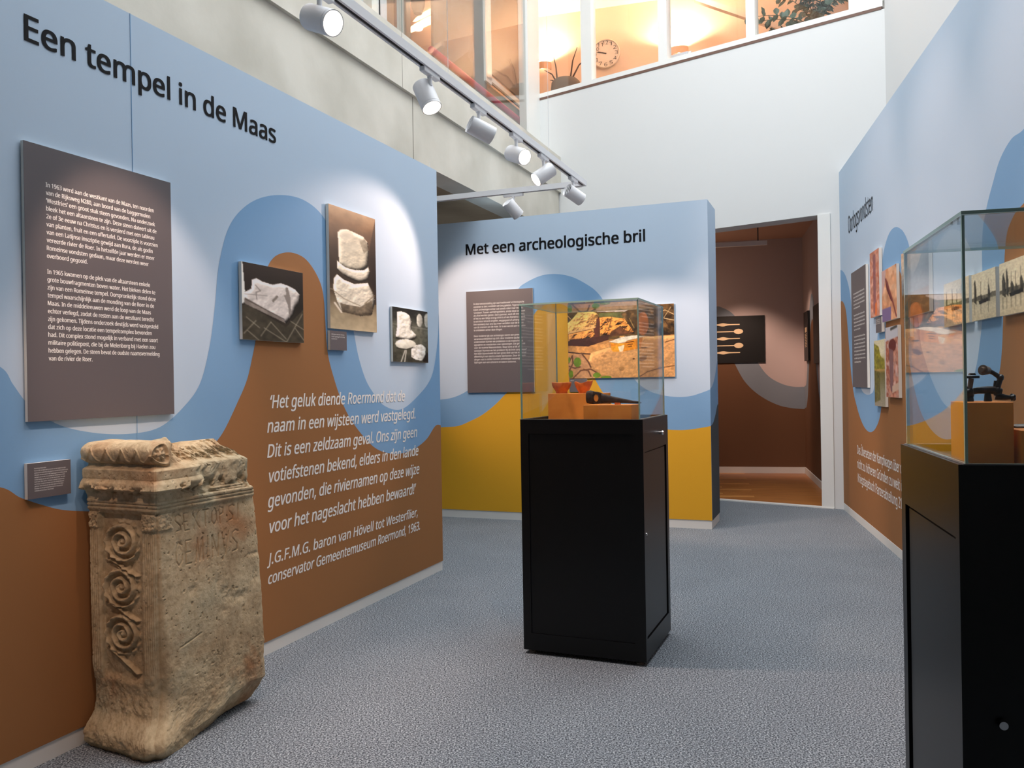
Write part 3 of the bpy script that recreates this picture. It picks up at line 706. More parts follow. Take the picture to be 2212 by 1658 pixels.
_cp = [F_IN.w(-3.2, 0.15, 0), F_IN.w(0.4, 0.15, 0), F_IN.w(0.4, -hit_white(F_IN, 0.4, 0) + 0.01, 0), F_IN.w(-3.2, -hit_white(F_IN, -3.2, 0) + 0.01, 0)]
structure(flat_poly('ceiling_inner', [(p.x, p.y) for p in _cp], CZ, CZ + 0.2, 'inner_ceiling'), 'warm ceiling of the inner room')
structure(bx('wall_inner_left', (-3.35, -3.2, -hit_white(F_IN, -3.3, 0) + 0.05, 0.15, 0, CZ), 'white', None, F_IN.M), 'left wall of the inner room')
# plank floor, boards parallel to the far wall
_fp4 = [F_IN.w(-3.2, 0, 0), F_IN.w(0.5, 0, 0), F_IN.w(0.5, -hit_white(F_IN, 0.5, 0) - T + 0.07, 0), F_IN.w(-3.2, -hit_white(F_IN, -3.2, 0) - T + 0.07, 0)]
fin = structure(flat_poly('floor_inner', [(p.x, p.y) for p in _fp4], -0.2, -0.022, 'plank_b'), 'orange wood strip floor behind the doorway')
o_ = F_WHITE.w(0, 0.06, 0); a_ = F_IN.M.inverted() @ o_; c_ = F_IN.M.inverted() @ F_WHITE.w(-2, 0.06, 0)
for k in range(30):
    yb = -0.13 * k - 0.003; ya = -0.13 * (k + 1)
    # clip each strip at the threshold line
    def ul(y): return a_.x + (c_.x - a_.x) * (y - a_.y) / (c_.y - a_.y)
    lo_, hi_ = -3.2, 0.45
    cut = (-0.9 - 0.37 * ((k * 7) % 5))
    for (sa, sb) in ((lo_, cut), (cut + 0.002, hi_)):
        la, lb = max(sa, ul(ya)), max(sa, ul(yb))     # the threshold runs obliquely across the boards
        if la >= sb - 0.02 or lb >= sb - 0.02: continue
        b = MB(); b.add([(la, ya, 0), (sb, ya, 0), (sb, yb, 0), (lb, yb, 0), (la, ya, -0.02), (sb, ya, -0.02), (sb, yb, -0.02), (lb, yb, -0.02)],
                        [(0, 1, 2, 3), (7, 6, 5, 4), (0, 4, 5, 1), (1, 5, 6, 2), (2, 6, 7, 3), (3, 7, 4, 0)])
        b.build('plank', 'plank_a' if (k * 3 + (sa == lo_)) % 3 else 'plank_b', fin, F_IN.M)

# upper room behind the windows -------------------------------------------------
_d = ray(1300, 115); _P = CPOS + _d * (13.2 / _d.y)
F_UP = Frame((_P.x, _P.y), 106.5)
UC = F_UP.at(1340, 11.5)[1]
structure(bx('wall_upper_back', (-2.2, 6.0, 0, 0.1, 4.7, 8.9), 'peach', None, F_UP.M), 'warm lit wall of the upper room')
ur = F_UP.at(1880, 20)[0]
structure(bx('wall_upper_left', (-2.3, -2.2, -3.0, 0.0, 4.7, 8.9), 'peach', None, F_UP.M), 'left wall of the upper room')
pl = F_UP.w(-2.2, 0, 0)
ulr = [F_WHITE.w(ug + 0.02, T, 0), F_WHITE.w(uc, T, 0), F_UP.w(6.0, 0, 0), F_UP.w(-2.2, 0, 0)]
structure(flat_poly('ceiling_upper', [(p.x, p.y) for p in ulr], UC, UC + 0.1, 'peach'), 'ceiling of the upper room')
structure(flat_poly('floor_upper', [(p.x, p.y) for p in ulr], 4.65, 4.8, 'pale_wall'), 'floor of the upper room')
e0 = ulr[1]; e1_ = ulr[2]
b = MB(); dv = (e1_ - e0); L = math.hypot(dv.x, dv.y)
F_UR = Frame((e0.x, e0.y), math.degrees(math.atan2(dv.x, dv.y)))
structure(bx('wall_upper_right', (0, L, -0.12, -0.02, 4.7, 8.9), 'peach', None, F_UR.M), 'right wall of the upper room')
#==OBJECTS==
# ------------------------------------------------------------------ boards on the left partition
TXT1 = ["In 1963 werd aan de westkant van de Maas, ten noorden", "van de Rijksweg N280, aan boord van de baggermolen", "‘Westfries’ een groot stuk steen gevonden. Na onderzoek", "bleek het een altaarsteen te zijn. Deze steen dateert uit de", "2e of 3e eeuw na Christus en is versierd met een tableau", "van planten, fruit en een offertafel. De voorzijde is voorzien", "van een Latijnse inscriptie gewijd aan Rura, de als godin", "vereerde rivier de Roer. In hetzelfde jaar werden er meer", "Romeinse vondsten gedaan, maar deze werden weer", "overboord gegooid.", "",
        "In 1965 kwamen op de plek van de altaarsteen enkele", "grote bouwfragmenten boven water. Het bleken delen te", "zijn van een Romeinse tempel. Oorspronkelijk stond deze", "tempel waarschijnlijk aan de monding van de Roer in de", "Maas. In de middeleeuwen werd de loop van de Maas", "echter verlegd, zodat de resten aan de westkant terecht", "zijn gekomen. Tijdens onderzoek destijds werd vastgesteld", "dat zich op deze locatie een tempelcomplex bevonden", "had. Dit complex stond mogelijk in verband met een soort", "militaire politiepost, die bij de Melenborg bij Haelen zou", "hebben gelegen. De steen bevat de oudste naamsvermelding", "van de rivier de Roer."]
W1 = [332, 324, 334, 337, 332, 339, 328, 332, 319, 187, 0, 321, 332, 333, 329, 322, 328, 337, 323, 336, 330, 339, 194]
bd = board(F_LEFT, 'text_panel', (57, 305), (373, 893), 'large dark grey text panel with white lettering left of the photos', 'panel', tr=(371, 395), bl=(53, 912))
x0 = F_LEFT.at(98, 400, 0.018)[0] - bd['_x']
zt = F_LEFT.at(98, 403, 0.018)[1] - bd['_z']; zb = F_LEFT.at(98, 778, 0.018)[1] - bd['_z']
n = len(TXT1); ls = []
for i, t in enumerate(TXT1):
    if t: ls.append((t, x0, zt + (zb - zt) * i / (n - 1), F_LEFT.at(W1[i], 500, 0.018)[0] - bd['_x'], zt + (zb - zt) * i / (n - 1), 0.0175))
tag(lettering('lettering', ls, 'white_ink', bd, bd['_y'], bold=-0.07, res=2), 'white printed text'); done(bd)

q1 = [(178, 627), (710, 730), (712, 1312), (175, 1293)]
p = Pic(110, 136, (44, 40, 35), q1)
p.grad([(0, (36, 33, 29)), (0.5, (48, 44, 38)), (1, (88, 82, 70))]); p.noise(6, 0.12, 3)
p.poly([(178, 1000), (215, 985), (560, 1180), (712, 1030), (712, 1312), (175, 1293)], (84, 79, 68), tex=0.2)
for l in ([(215, 1100), (330, 1190)], [(225, 1215), (340, 1310)], [(190, 1240), (300, 1130)], [(340, 1260), (430, 1140)], [(430, 1140), (560, 1280)], [(560, 1310), (700, 1070)], [(370, 1190), (560, 1305)], [(600, 1130), (712, 1200)], [(640, 1190), (712, 1290)]):
    p.line(l, 0.006, (176, 168, 150), 0.8)
p.poly([(178, 627), (190, 627), (208, 880), (195, 980), (176, 990)], (226, 224, 218))
S1 = [(270, 785), (310, 772), (360, 800), (450, 828), (520, 815), (580, 835), (640, 865), (682, 910), (675, 980), (645, 1010), (620, 1080), (560, 1150), (470, 1110), (200, 975), (202, 890), (265, 860)]
p.stone(S1, (206, 198, 192), tex=0.045, sc=9, rad=6)
p.poly([(202, 930), (540, 1120), (560, 1150), (200, 985)], (150, 140, 132), tex=0.25); p.line([(205, 945), (545, 1115)], 0.006, (84, 76, 70))
p.line([(300, 830), (345, 880), (305, 890), (310, 950)], 0.006, (132, 122, 116)); p.line([(205, 905), (400, 920)], 0.005, (150, 140, 134))
p.poly([(560, 850), (580, 850), (600, 930), (605, 1050), (590, 1110), (580, 1000), (545, 915), (565, 910)], (146, 138, 132))
p.poly([(440, 960), (485, 915), (500, 930), (455, 975)], (136, 128, 120)); p.poly([(350, 870), (400, 820), (480, 825), (540, 880), (430, 920)], (206, 198, 192), 0.3)
p.blur(1); p.punch(1.3)
bd = board(F_LEFT, 'photo_board', (522, 566), (655, 740), 'square black and white photo of a broken stone cornice block', 'photo', p, tr=(655, 588), bl=(523, 733), t=0.018); done(bd)

q2 = [(932, 122), (1343, 258), (1343, 1240), (935, 1205)]
p = Pic(96, 260, (60, 50, 42), q2)
p.grad([(0, (172, 146, 118)), (0.12, (126, 100, 76)), (0.35, (66, 54, 45)), (0.6, (60, 50, 41)), (0.72, (110, 96, 78)), (0.85, (160, 146, 122)), (1, (196, 180, 152))]); p.noise(8, 0.1, 4)
p.poly([(1343, 258), (1343, 1000), (1320, 1000), (1290, 500)], (54, 44, 37), 0.6)
C = (214, 206, 190)
p.stone([(1012, 372), (1040, 350), (1090, 347), (1150, 372), (1235, 412), (1272, 462), (1281, 560), (1268, 680), (1200, 712), (1100, 702), (1020, 645), (1016, 500)], (204, 196, 178), tex=0.05, sc=8, rad=9)
p.poly([(1200, 450), (1250, 430), (1278, 520), (1240, 560)], (130, 120, 104), 0.6, tex=0.4); p.ell((1090, 400), 60, 40, (206, 199, 184), 0.6); p.ell((1130, 500), 70, 40, (196, 190, 174), 0.6)
p.stone([(1005, 618), (1004, 690), (1050, 740), (1130, 780), (1200, 806), (1270, 785), (1290, 722), (1275, 672), (1240, 702), (1150, 700), (1080, 680), (1022, 640)], C, tex=0.04, sc=12, rad=6)
p.line([(1020, 715), (1080, 778), (1180, 815), (1270, 800)], 0.022, (70, 60, 50))
p.stone([(972, 775), (1000, 738), (1060, 785), (1150, 822), (1270, 812), (1312, 900), (1328, 960), (1300, 1085), (1200, 1098), (1040, 1062), (1000, 980), (966, 862)], C, tex=0.06, sc=9, rad=9)
p.poly([(1025, 985), (1080, 1000), (1200, 1020), (1300, 960), (1310, 1040), (1290, 1095), (1180, 1095), (1040, 1062)], (112, 100, 84), 0.85, tex=0.4, sc=14)
p.line([(970, 880), (1060, 950), (1200, 1010)], 0.008, (160, 146, 124)); p.line([(1240, 990), (1325, 920)], 0.01, (140, 126, 104)); p.line([(978, 985), (1035, 1065)], 0.02, (226, 214, 196)); p.line([(935, 862), (968, 870)], 0.01, (150, 136, 116))
p.blur(1); p.punch(1.22, 120)
bd = board(F_LEFT, 'photo_board', (711, 441), (812, 717), 'tall narrow sepia photo of a weathered column base', 'photo', p, tr=(812, 473), bl=(712, 709), t=0.02); done(bd)
bd = board(F_LEFT, 'caption_plate', (713, 713), (749, 757), 'small dark grey caption plate under the tall column photo', 'sign', t=0.018)
lettering('lettering', [(t, 0.012, bd['_h'] - 0.026 - 0.014 * i, bd['_w'] * f, None, 0.008) for i, (t, f) in enumerate([('Zuilfragment met basis, Romeinse', 0.85), ('tempel, opgebaggerd uit de Maas', 0.88), ('bij Roermond', 0.4)])], 'white_ink', bd, bd['_y'], res=1).data.update(); done(bd)

q3 = [(1497, 1035), (1795, 1065), (1797, 1500), (1497, 1495)]
p = Pic(76, 116, (84, 84, 76), q3)
p.grad([(0, (58, 58, 54)), (0.2, (70, 71, 66)), (0.35, (112, 112, 102)), (0.6, (100, 100, 90)), (1, (78, 78, 70))]); p.noise(14, 0.28, 5)
p.line([(1500, 1180), (1795, 1215)], 0.02, (150, 150, 140), 0.5)
for k in (0, 30): p.line([(1565 + k, 1497), (1602 + k * 0.3, 1390)], 0.012, (214, 212, 202))
p.stone([(1538, 1080), (1570, 1074), (1610, 1084), (1640, 1104), (1660, 1160), (1652, 1222), (1696, 1268), (1690, 1292), (1640, 1312), (1560, 1304), (1524, 1288), (1538, 1200)], (216, 214, 204), tex=0.04, rad=5)
p.line([(1530, 1298), (1600, 1312), (1680, 1300)], 0.014, (50, 48, 44)); p.ell((1605, 1345), 86, 42, (216, 214, 202), tex=0.12, light=(-0.05, -0.12, 1)); p.line([(1535, 1380), (1610, 1390), (1670, 1370)], 0.012, (52, 50, 46))
p.ell((1725, 1142), 26, 56, (176, 176, 168), tex=0.2, light=(-0.2, 0, 1)); p.ell((1786, 1140), 22, 60, (170, 170, 162), tex=0.2)
p.poly([(1690, 1350), (1740, 1342), (1775, 1370), (1768, 1440), (1740, 1480), (1690, 1475), (1650, 1450), (1650, 1390)], (214, 212, 204), tex=0.3, sc=20)
p.poly([(1765, 1440), (1790, 1400), (1795, 1490), (1750, 1490)], (40, 40, 38)); p.blur(1); p.punch(1.3, 120)
bd = board(F_LEFT, 'photo_board', (848, 663), (924, 783), 'small black and white photo of a column base on grass', 'photo', p, tr=(924, 672), bl=(848, 781), t=0.016); done(bd)

bd = board(F_LEFT, 'caption_plate', (61, 1001.5), (152, 1065), 'dark grey caption plate low on the wall left of the stone altar', 'sign', tr=(153, 991), bl=(57.6, 1079.5), t=0.016)
cp = ["Romeinse altaarsteen", "De voorzijde van deze steen is voorzien van een Latijnse inscriptie", "gewijd aan de godin Rura. De zijkant is versierd met ranken en een", "offertafel. De steen werd in 1963 opgebaggerd uit de Maas aan de", "westkant van de rivier, ten noorden van de Rijksweg en is het", "oudste bewijs van de naam van de rivier de Roer. De tekst", "luidt: Sexto Opsi, Gemini. Kalksteen, tweede of derde eeuw", "na Christus. Lengte en breedte zijn niet volledig bewaard", "gebleven door breuk aan de onderzijde van het altaar.", "Bruikleen van de gemeente Roermond en de provincie", "Collectie archeologie, Roermond"]
ls = []
for i, t in enumerate(cp):
    zz = bd['_h'] * (0.83 - 0.063 * i); f = [0.42, 0.88, 0.93, 0.9, 0.85, 0.86, 0.84, 0.83, 0.82, 0.8, 0.58][i]
    ls.append((t, bd['_w'] * 0.15, zz, bd['_w'] * f, zz, bd['_h'] * 0.034))
lettering('lettering', ls, 'white_ink', bd, bd['_y'], bold=-0.1 if 0 else 0.0, res=1); done(bd)

# ------------------------------------------------------------------ boards on the middle partition
bd = board(F_PIER, 'text_panel', (1007.3, 629.6), (1155, 847), 'brownish grey text panel on the middle wall behind the central case', 'panel', tr=(1149.7, 622.4), bl=(1010, 847))
TXT2 = ["In deze tentoonstelling zijn veel ‘traditionele’ archeologische", "vondsten te zien; vondsten van lang geleden. Tegenwoordig", "kijken archeologen echter ook steeds vaker naar recente", "‘vondsten’. Tussen aanhalingstekens, omdat deze toch vaak", "als afval worden gezien. Dat is jammer, want elk voorwerp,", "of het nu een blikje energy drink is of een Romeins zwaard,", "is ooit door iemand vergeten, weggegooid of achtergelaten.", "Een voorwerp kan ons dus meer vertellen over de levens", "van de mensen van de rivier. Er is een wereld aan verhalen", "te ontdekken achter deze dingen.", "", "Deze moderne tak van archeologie neemt een grote", "verantwoordelijkheid op zich: door moderne spullen te", "onderzoeken kunnen we problemen in de maatschappij", "signaleren en meedenken over oplossingen. Dat geldt ook", "voor de recente Maasvondsten. Waar komt al dit afval", "vandaan? Kunnen we het probleem bij de bron aanpakken?", "Het blijkt bijvoorbeeld dat een groot deel van het materiaal", "afkomstig is van slechts enkele fabrikanten. Door dit soort", "dingen vast te stellen kunnen archeologen wezenlijk", "bijdragen aan een schonere en betere toekomst."]
W2 = [1133, 1134, 1130, 1135, 1134, 1135, 1134, 1131, 1135, 1085, 0, 1121, 1128, 1129, 1134, 1127, 1137, 1136, 1134, 1123, 1114]
x0 = F_PIER.at(1023.5, 700, 0.018)[0] - bd['_x']; zt = F_PIER.at(1023, 658.5, 0.018)[1] - bd['_z']; zb = F_PIER.at(1025, 784.5, 0.018)[1] - bd['_z']
ls = []
for i, t in enumerate(TXT2):
    if t:
        zz = zt + (zb - zt) * i / (len(TXT2) - 1); ls.append((t, x0, zz, F_PIER.at(W2[i], 700, 0.018)[0] - bd['_x'], zz, 0.0185))
tag(lettering('lettering', ls, 'white_ink', bd, bd['_y'], bold=0.0, res=2), 'white printed text'); done(bd)

q4 = [(203, 205), (2015, 128), (2035, 1385), (225, 1385)]
p = Pic(300, 208, (214, 164, 110), q4)
p.grad([(0, (196, 170, 140)), (0.12, (150, 130, 90)), (0.3, (176, 130, 74)), (0.5, (200, 146, 92)), (1, (214, 166, 116))])
p.poly([(200, 200), (2015, 128), (2025, 640), (200, 800)], (108, 84, 50), tex=0.5, sc=22)
p.poly([(680, 190), (1320, 170), (1330, 262), (700, 262)], (206, 200, 206), tex=0.15); p.poly([(730, 290), (1340, 262), (1340, 378), (740, 350)], (98, 104, 62), tex=0.4, sc=26)
p.stone([(735, 360), (930, 350), (1200, 392), (1345, 400), (1350, 640), (1200, 650), (760, 660)], (222, 146, 74), tex=0.6, sc=22, seed=7)
p.poly([(940, 600), (1100, 500), (1150, 560), (1300, 640), (900, 690)], (92, 56, 38), 0.85, tex=0.4)
p.stone([(210, 455), (290, 380), (400, 248), (480, 238), (600, 246), (700, 292), (722, 330), (740, 430), (700, 520), (690, 640), (600, 720), (225, 745)], (244, 182, 110), tex=0.35, sc=16, rad=9)
p.poly([(690, 390), (745, 350), (752, 520), (745, 780), (650, 782), (640, 560), (700, 500)], (92, 50, 40), tex=0.3); p.poly([(350, 480), (420, 430), (540, 400), (400, 470)], (140, 92, 50), 0.7); p.poly([(480, 520), (600, 450), (560, 520)], (140, 92, 50), 0.7)
p.poly([(215, 605), (420, 560), (640, 505), (675, 530), (420, 590), (215, 635)], (238, 190, 130)); p.line([(215, 640), (430, 592), (660, 545)], 0.003, (120, 74, 44))
p.stone([(225, 640), (620, 560), (670, 650), (640, 710), (225, 760)], (226, 150, 80), tex=0.45, sc=20)
p.poly([(215, 765), (300, 730), (640, 700), (900, 650), (900, 740), (700, 800), (560, 850), (215, 832)], (74, 42, 34), tex=0.3)
p.poly([(215, 840), (560, 850), (600, 830), (900, 800), (900, 860), (590, 930), (600, 980), (215, 930)], (216, 158, 98), tex=0.3, sc=20)
p.line([(215, 940), (420, 965), (590, 975)], 0.006, (66, 42, 34))
p.poly([(1100, 300), (1340, 180), (2018, 130), (2026, 660), (1600, 690), (1350, 640)], (92, 70, 44), tex=1.0, sc=24, seed=9)
for l, c in (([(1400, 320), (1640, 620)], (148, 118, 80)), ([(1560, 200), (1720, 520)], (60, 46, 36)), ([(1780, 460), (1960, 190)], (176, 150, 112)), ([(1780, 270), (1860, 240), (2020, 320)], (206, 176, 132)), ([(1840, 380), (1930, 400), (2020, 415)], (214, 190, 150)), ([(1770, 300), (1930, 520)], (70, 50, 36)), ([(1250, 380), (1330, 540)], (150, 124, 80)), ([(960, 330), (900, 560)], (128, 98, 56)), ([(220, 280), (310, 250)], (190, 150, 104)), ([(210, 330), (260, 380)], (210, 170, 120))): p.line(l, 0.004, c)
p.ell((1478, 470), 100, 200, (168, 100, 48), tex=0.35); p.poly([(1770, 600), (1900, 610), (1960, 660), (1780, 670)], (48, 34, 28))
p.stone([(560, 1100), (600, 960), (900, 870), (1150, 900), (1450, 720), (1500, 690), (2028, 680), (2035, 1385), (780, 1385), (650, 1260)], (216, 164, 112), tex=0.10, sc=14, rad=12, k=.7)
p.line([(1400, 1385), (1560, 1290), (1780, 1230), (2030, 1190)], 0.005, (140, 96, 60)); p.line([(1860, 790), (2025, 745)], 0.004, (110, 76, 50)); p.poly([(1400, 1080), (1460, 1020), (1550, 1010), (1540, 1080), (1450, 1115)], (140, 96, 58), 0.7, tex=0.4); p.ell((1325, 1068), 22, 12, (96, 64, 40)); p.ell((1500, 880), 60, 12, (110, 80, 54), 0.8)
p.ell((1120, 1230), 45, 40, (160, 118, 72), 0.6); p.ell((820, 1010), 50, 20, (168, 122, 78), 0.6)
p.poly([(225, 1100), (300, 975), (450, 965), (560, 1090), (590, 1200), (800, 1385), (225, 1385)], (196, 150, 112), tex=0.2)
for l in ([(230, 1120), (290, 1000), (300, 1130), (240, 1250)], [(440, 960), (560, 1110), (600, 1200)], [(300, 1385), (430, 1250), (600, 1230), (700, 1290)], [(240, 1180), (330, 1210), (420, 1190)], [(480, 1230), (560, 1260), (600, 1350)]): p.line(l, 0.007, (112, 76, 54))
for c, rx, ry in (((375, 1110), 64, 82), ((268, 1310), 38, 66), ((700, 1335), 66, 46), ((860, 1370), 90, 24), ((238, 1070), 18, 50)): p.ell(c, rx, ry, (112, 146, 46), tex=0.25)
p.poly([(925, 790), (1000, 800), (1160, 806), (1180, 780), (1130, 940), (970, 942), (945, 900)], (250, 176, 52)); p.poly([(1060, 860), (1180, 820), (1130, 940), (1085, 940)], (252, 238, 214)); p.poly([(930, 800), (1040, 820), (1000, 850), (940, 850)], (244, 150, 40))
p.poly([(1170, 790), (1300, 750), (1480, 710), (1440, 885), (1145, 942)], (234, 152, 44)); p.poly([(1360, 740), (1480, 710), (1440, 885), (1370, 900)], (206, 130, 52))
p.poly([(905, 772), (1000, 738), (1110, 700), (1280, 674), (1370, 668), (1500, 694), (1390, 715), (1230, 750), (1160, 785), (1060, 800)], (246, 240, 232)); p.poly([(1078, 700), (1090, 675), (1200, 672), (1130, 700)], (226, 176, 110))
for l in ([(1195, 790), (1320, 772)], [(1225, 825), (1300, 815)], [(1240, 860), (1290, 852)]): p.line(l, 0.005, (110, 60, 26), 0.85)
p.noise(60, 0.16, 11); p.a = p.a * np.array([1.0, 0.97, 0.9])
bd = board(F_PIER, 'photo_board', (1226, 665), (1458, 814.6), 'wide colour photo of an orange takeaway box on river rocks', 'photo', p, tr=(1456, 656.5), bl=(1228, 816), t=0.016); done(bd)
bd = board(F_PIER, 'caption_plate', (1230, 818), (1268, 846), 'small grey caption plate below the takeaway box photo', 'sign', t=0.014)
lettering('lettering', [('Afval', 0.012, bd['_h'] - 0.022, bd['_w'] * 0.25, 0, 0.009)], 'white_ink', bd, bd['_y'], res=1); done(bd)

# ------------------------------------------------------------------ boards on the right partition
bd = board(F_RIGHT, 'text_panel', (1836, 592), (1878, 838), 'dark grey text panel at the far end of the right wall', 'panel', tr=(1866, 573), bl=(1845, 835), t=0.022)
w, h = bd['_w'], bd['_h']; ls = []
TXT3 = ["Door oorlogshandelingen raakte de Maas vol met munitie,", "wapens en voertuigen. Bij de bevrijding van Limburg in", "1944 en 1945 was de rivier maandenlang frontlinie. Veel", "materiaal werd na de oorlog in het water achtergelaten", "en komt nu bij laag water weer tevoorschijn", "", "Bruggen werden opgeblazen en pontons gezonken.", "Duikers en baggeraars vonden onderdelen van", "vliegtuigen, kanonnen en granaten. Deze vondsten", "vertellen het verhaal van soldaten en burgers", "aan beide zijden", "", "De vondsten in deze vitrine komen uit de Maas", "tussen Roermond en Venlo. Ze zijn gevonden", "door vrijwilligers en door bergers bij het", "verdiepen van de vaargeul. Het rapport uit", "het Kriegstagebuch vermeldt de oversteek", "van de rivier door tanks in de winter", "van 1944. De sporen daarvan zijn nog", "steeds zichtbaar op de bodem"]
for i, t in enumerate(TXT3):
    if t: ls.append((t, w * 0.16, h * (0.80 - 0.031 * i), w * (0.9 if i not in (4, 10, 19) else 0.6), h * (0.80 - 0.031 * i), 0.016))
lettering('lettering', ls, 'white_ink', bd, bd['_y'], bold=-0.1, res=1); done(bd)
def speck(cols, w=44, h=90, sc=9, seed=1, amp=0.35):
    p = Pic(w, h, cols[0]); n1 = fnoise(p.X * sc, p.Y * sc * p.asp, seed, 5)
    for k, c in enumerate(cols[1:]):
        p.blend(np.clip((fnoise(p.X * sc, p.Y * sc * p.asp, seed + 5 + k, 4) - 0.5) * 8, 0, 1), c, 0.8)
    p.a = p.a * (1 + amp * (n1 - 0.5))[..., None]; return p
p = speck([(206, 140, 116), (196, 110, 78), (222, 170, 150)], 40, 120, 6, 3); p.line([(0.5, 0.1), (0.48, 0.9)], 0.14, (126, 80, 92), 0.7); p.line([(0.62, 0.82), (0.6, 0.95)], 0.1, (236, 120, 52), 0.8); p.blur(1)
bd = board(F_RIGHT, 'photo_board', (1876.5, 549.5), (1902, 680), 'narrow upright photo of a rusty find, topmost on the right wall', 'photo', p, tr=(1896.7, 536), bl=(1883, 686), t=0.025); done(bd)
p = speck([(222, 164, 122), (236, 188, 150), (200, 136, 96)], 60, 90, 5, 8)
p.poly([(0.0, 0.74), (0.62, 0.74), (0.6, 1.0), (0.0, 1.0)], (126, 106, 150)); p.poly([(0.22, 0.14), (0.42, 0.26), (0.72, 0.66), (0.62, 0.64), (0.34, 0.4)], (96, 34, 40)); p.line([(0.3, 0.2), (0.7, 0.62), (0.95, 0.95)], 0.035, (130, 60, 54)); p.poly([(0, 0), (0.3, 0), (0.2, 0.3), (0, 0.5)], (190, 168, 180), 0.7); p.blur(1)
bd = board(F_RIGHT, 'photo_board', (1902, 589), (1939.4, 686), 'square photo of a dark red blade shaped find', 'photo', p, tr=(1934.6, 569), bl=(1909, 695.5), t=0.022); done(bd)
bd = board(F_RIGHT, 'caption_plate', (1892, 687), (1904.5, 716), 'small grey caption plate under the narrow rusty find photo', 'sign', t=0.025)
lettering('lettering', [(t, 0.02, bd['_h'] * (0.8 - 0.12 * i), bd['_w'] * 0.8, 0, 0.012) for i, t in enumerate(['Vondsten uit', 'de Maas uit', 'de oorlog'])], 'white_ink', bd, bd['_y'], res=1); done(bd)
p = Pic(44, 100, (150, 140, 60)); p.grad([(0, (214, 208, 170)), (0.2, (226, 220, 190)), (0.42, (150, 134, 40)), (0.45, (196, 158, 90)), (0.5, (112, 104, 56)), (0.75, (150, 144, 112)), (1, (170, 160, 140))])
p.poly([(0, 0.04), (0.45, 0.1), (0.62, 0.25), (0.95, 0.3), (1, 0.44), (0, 0.44)], (138, 132, 44), tex=0.5, sc=14); p.poly([(0, 0.45), (0.5, 0.48), (0.55, 0.9), (0.0, 0.95)], (96, 92, 40), 0.7, tex=0.5, sc=12); p.noise(26, 0.16, 4, 3); p.blur(1)
bd = board(F_RIGHT, 'photo_board', (1886, 736), (1914.6, 879), 'narrow photo of green trees mirrored in water', 'photo', p, tr=(1909, 733), bl=(1892, 876), t=0.022); done(bd)
p = speck([(200, 140, 116), (150, 74, 50), (216, 180, 170)], 44, 110, 7, 13)
p.poly([(0, 0), (1, 0), (1, 0.16), (0, 0.2)], (196, 196, 204)); p.ell((0.55, 0.27), 0.3, 0.09, (104, 40, 32)); p.poly([(0.28, 0.3), (0.62, 0.34), (0.6, 0.75), (0.5, 0.92), (0.36, 0.9), (0.3, 0.6)], (128, 94, 96), 0.9); p.line([(0.45, 0.04), (0.9, 0.02)], 0.05, (70, 70, 66)); p.poly([(0.5, 0.84), (1, 0.78), (1, 0.88), (0.5, 0.94)], (212, 180, 156)); p.blur(1)
bd = board(F_RIGHT, 'photo_board', (1909, 708), (1944, 859.5), 'upright photo of a corroded bottle shaped find', 'photo', p, tr=(1937, 702.7), bl=(1919, 857), t=0.024); done(bd)
p = Pic(64, 90, (140, 140, 140)); p.grad([(0, (222, 186, 152)), (0.25, (206, 190, 170)), (0.45, (142, 146, 150)), (0.62, (120, 120, 116)), (0.66, (120, 84, 40)), (1, (146, 100, 50))])
p.poly([(0.1, 0.65), (0.12, 0.35), (0.28, 0.25), (0.45, 0.4), (0.6, 0.32), (0.8, 0.12), (1, 0.05), (1, 0.65)], (118, 124, 126), 0.8, tex=0.25, sc=10); p.noise(14, 0.2, 6, 2); p.blur(1)
bd = board(F_RIGHT, 'photo_board', (1945.5, 549), (2010, 672), 'colour photo of misty trees above a brown field behind the case glass', 'photo', p, tr=(2003, 516), bl=(1950, 687), t=0.024); done(bd)
bd = board(F_RIGHT, 'caption_plate', (1953, 690), (1966, 727), 'small grey caption plate under the misty trees photo', 'sign', t=0.024)
lettering('lettering', [(t, 0.02, bd['_h'] * (0.8 - 0.12 * i), bd['_w'] * 0.8, 0, 0.012) for i, t in enumerate(['Roermond, de', 'oever van de', 'Maas, 1945'])], 'white_ink', bd, bd['_y'], res=1); done(bd)
def harbour(seed, dense):
    p = Pic(80, 84, (226, 214, 186)); p.grad([(0, (232, 220, 194)), (0.5, (228, 216, 190)), (0.56, (190, 180, 156)), (0.75, (214, 202, 176)), (1, (206, 192, 164))])
    rg = np.random.RandomState(seed)
    p.poly([(0, 0.52), (0.3, 0.49), (0.6, 0.5), (1, 0.47), (1, 0.58), (0, 0.58)], (122, 116, 102), tex=0.5, sc=20)
    for k in range(dense):
        x = 0.06 + 0.9 * k / dense + rg.rand() * 0.05; hh = 0.12 + rg.rand() * 0.3; ww = 0.04 + rg.rand() * 0.08
        p.poly([(x, 0.6), (x + 0.01, 0.6 - hh), (x + ww * 0.5, 0.6 - hh * 1.15), (x + ww, 0.6 - hh * 0.6), (x + ww, 0.66)], (70, 68, 62), 0.85, tex=0.6, sc=22, seed=seed + k)
        p.line([(x + 0.02, 0.6), (x + 0.03, 0.25 - 0.1 * rg.rand())], 0.008, (120, 114, 100), 0.8)
        p.line([(x + 0.02, 0.66), (x + 0.02, 0.86)], 0.02, (140, 132, 114), 0.5)
    p.poly([(0.3, 0.6), (0.7, 0.57), (0.72, 0.64), (0.34, 0.67)], (36, 36, 33)); p.noise(24, 0.14, seed, 2); p.blur(1); p.punch(1.25, 150); return p
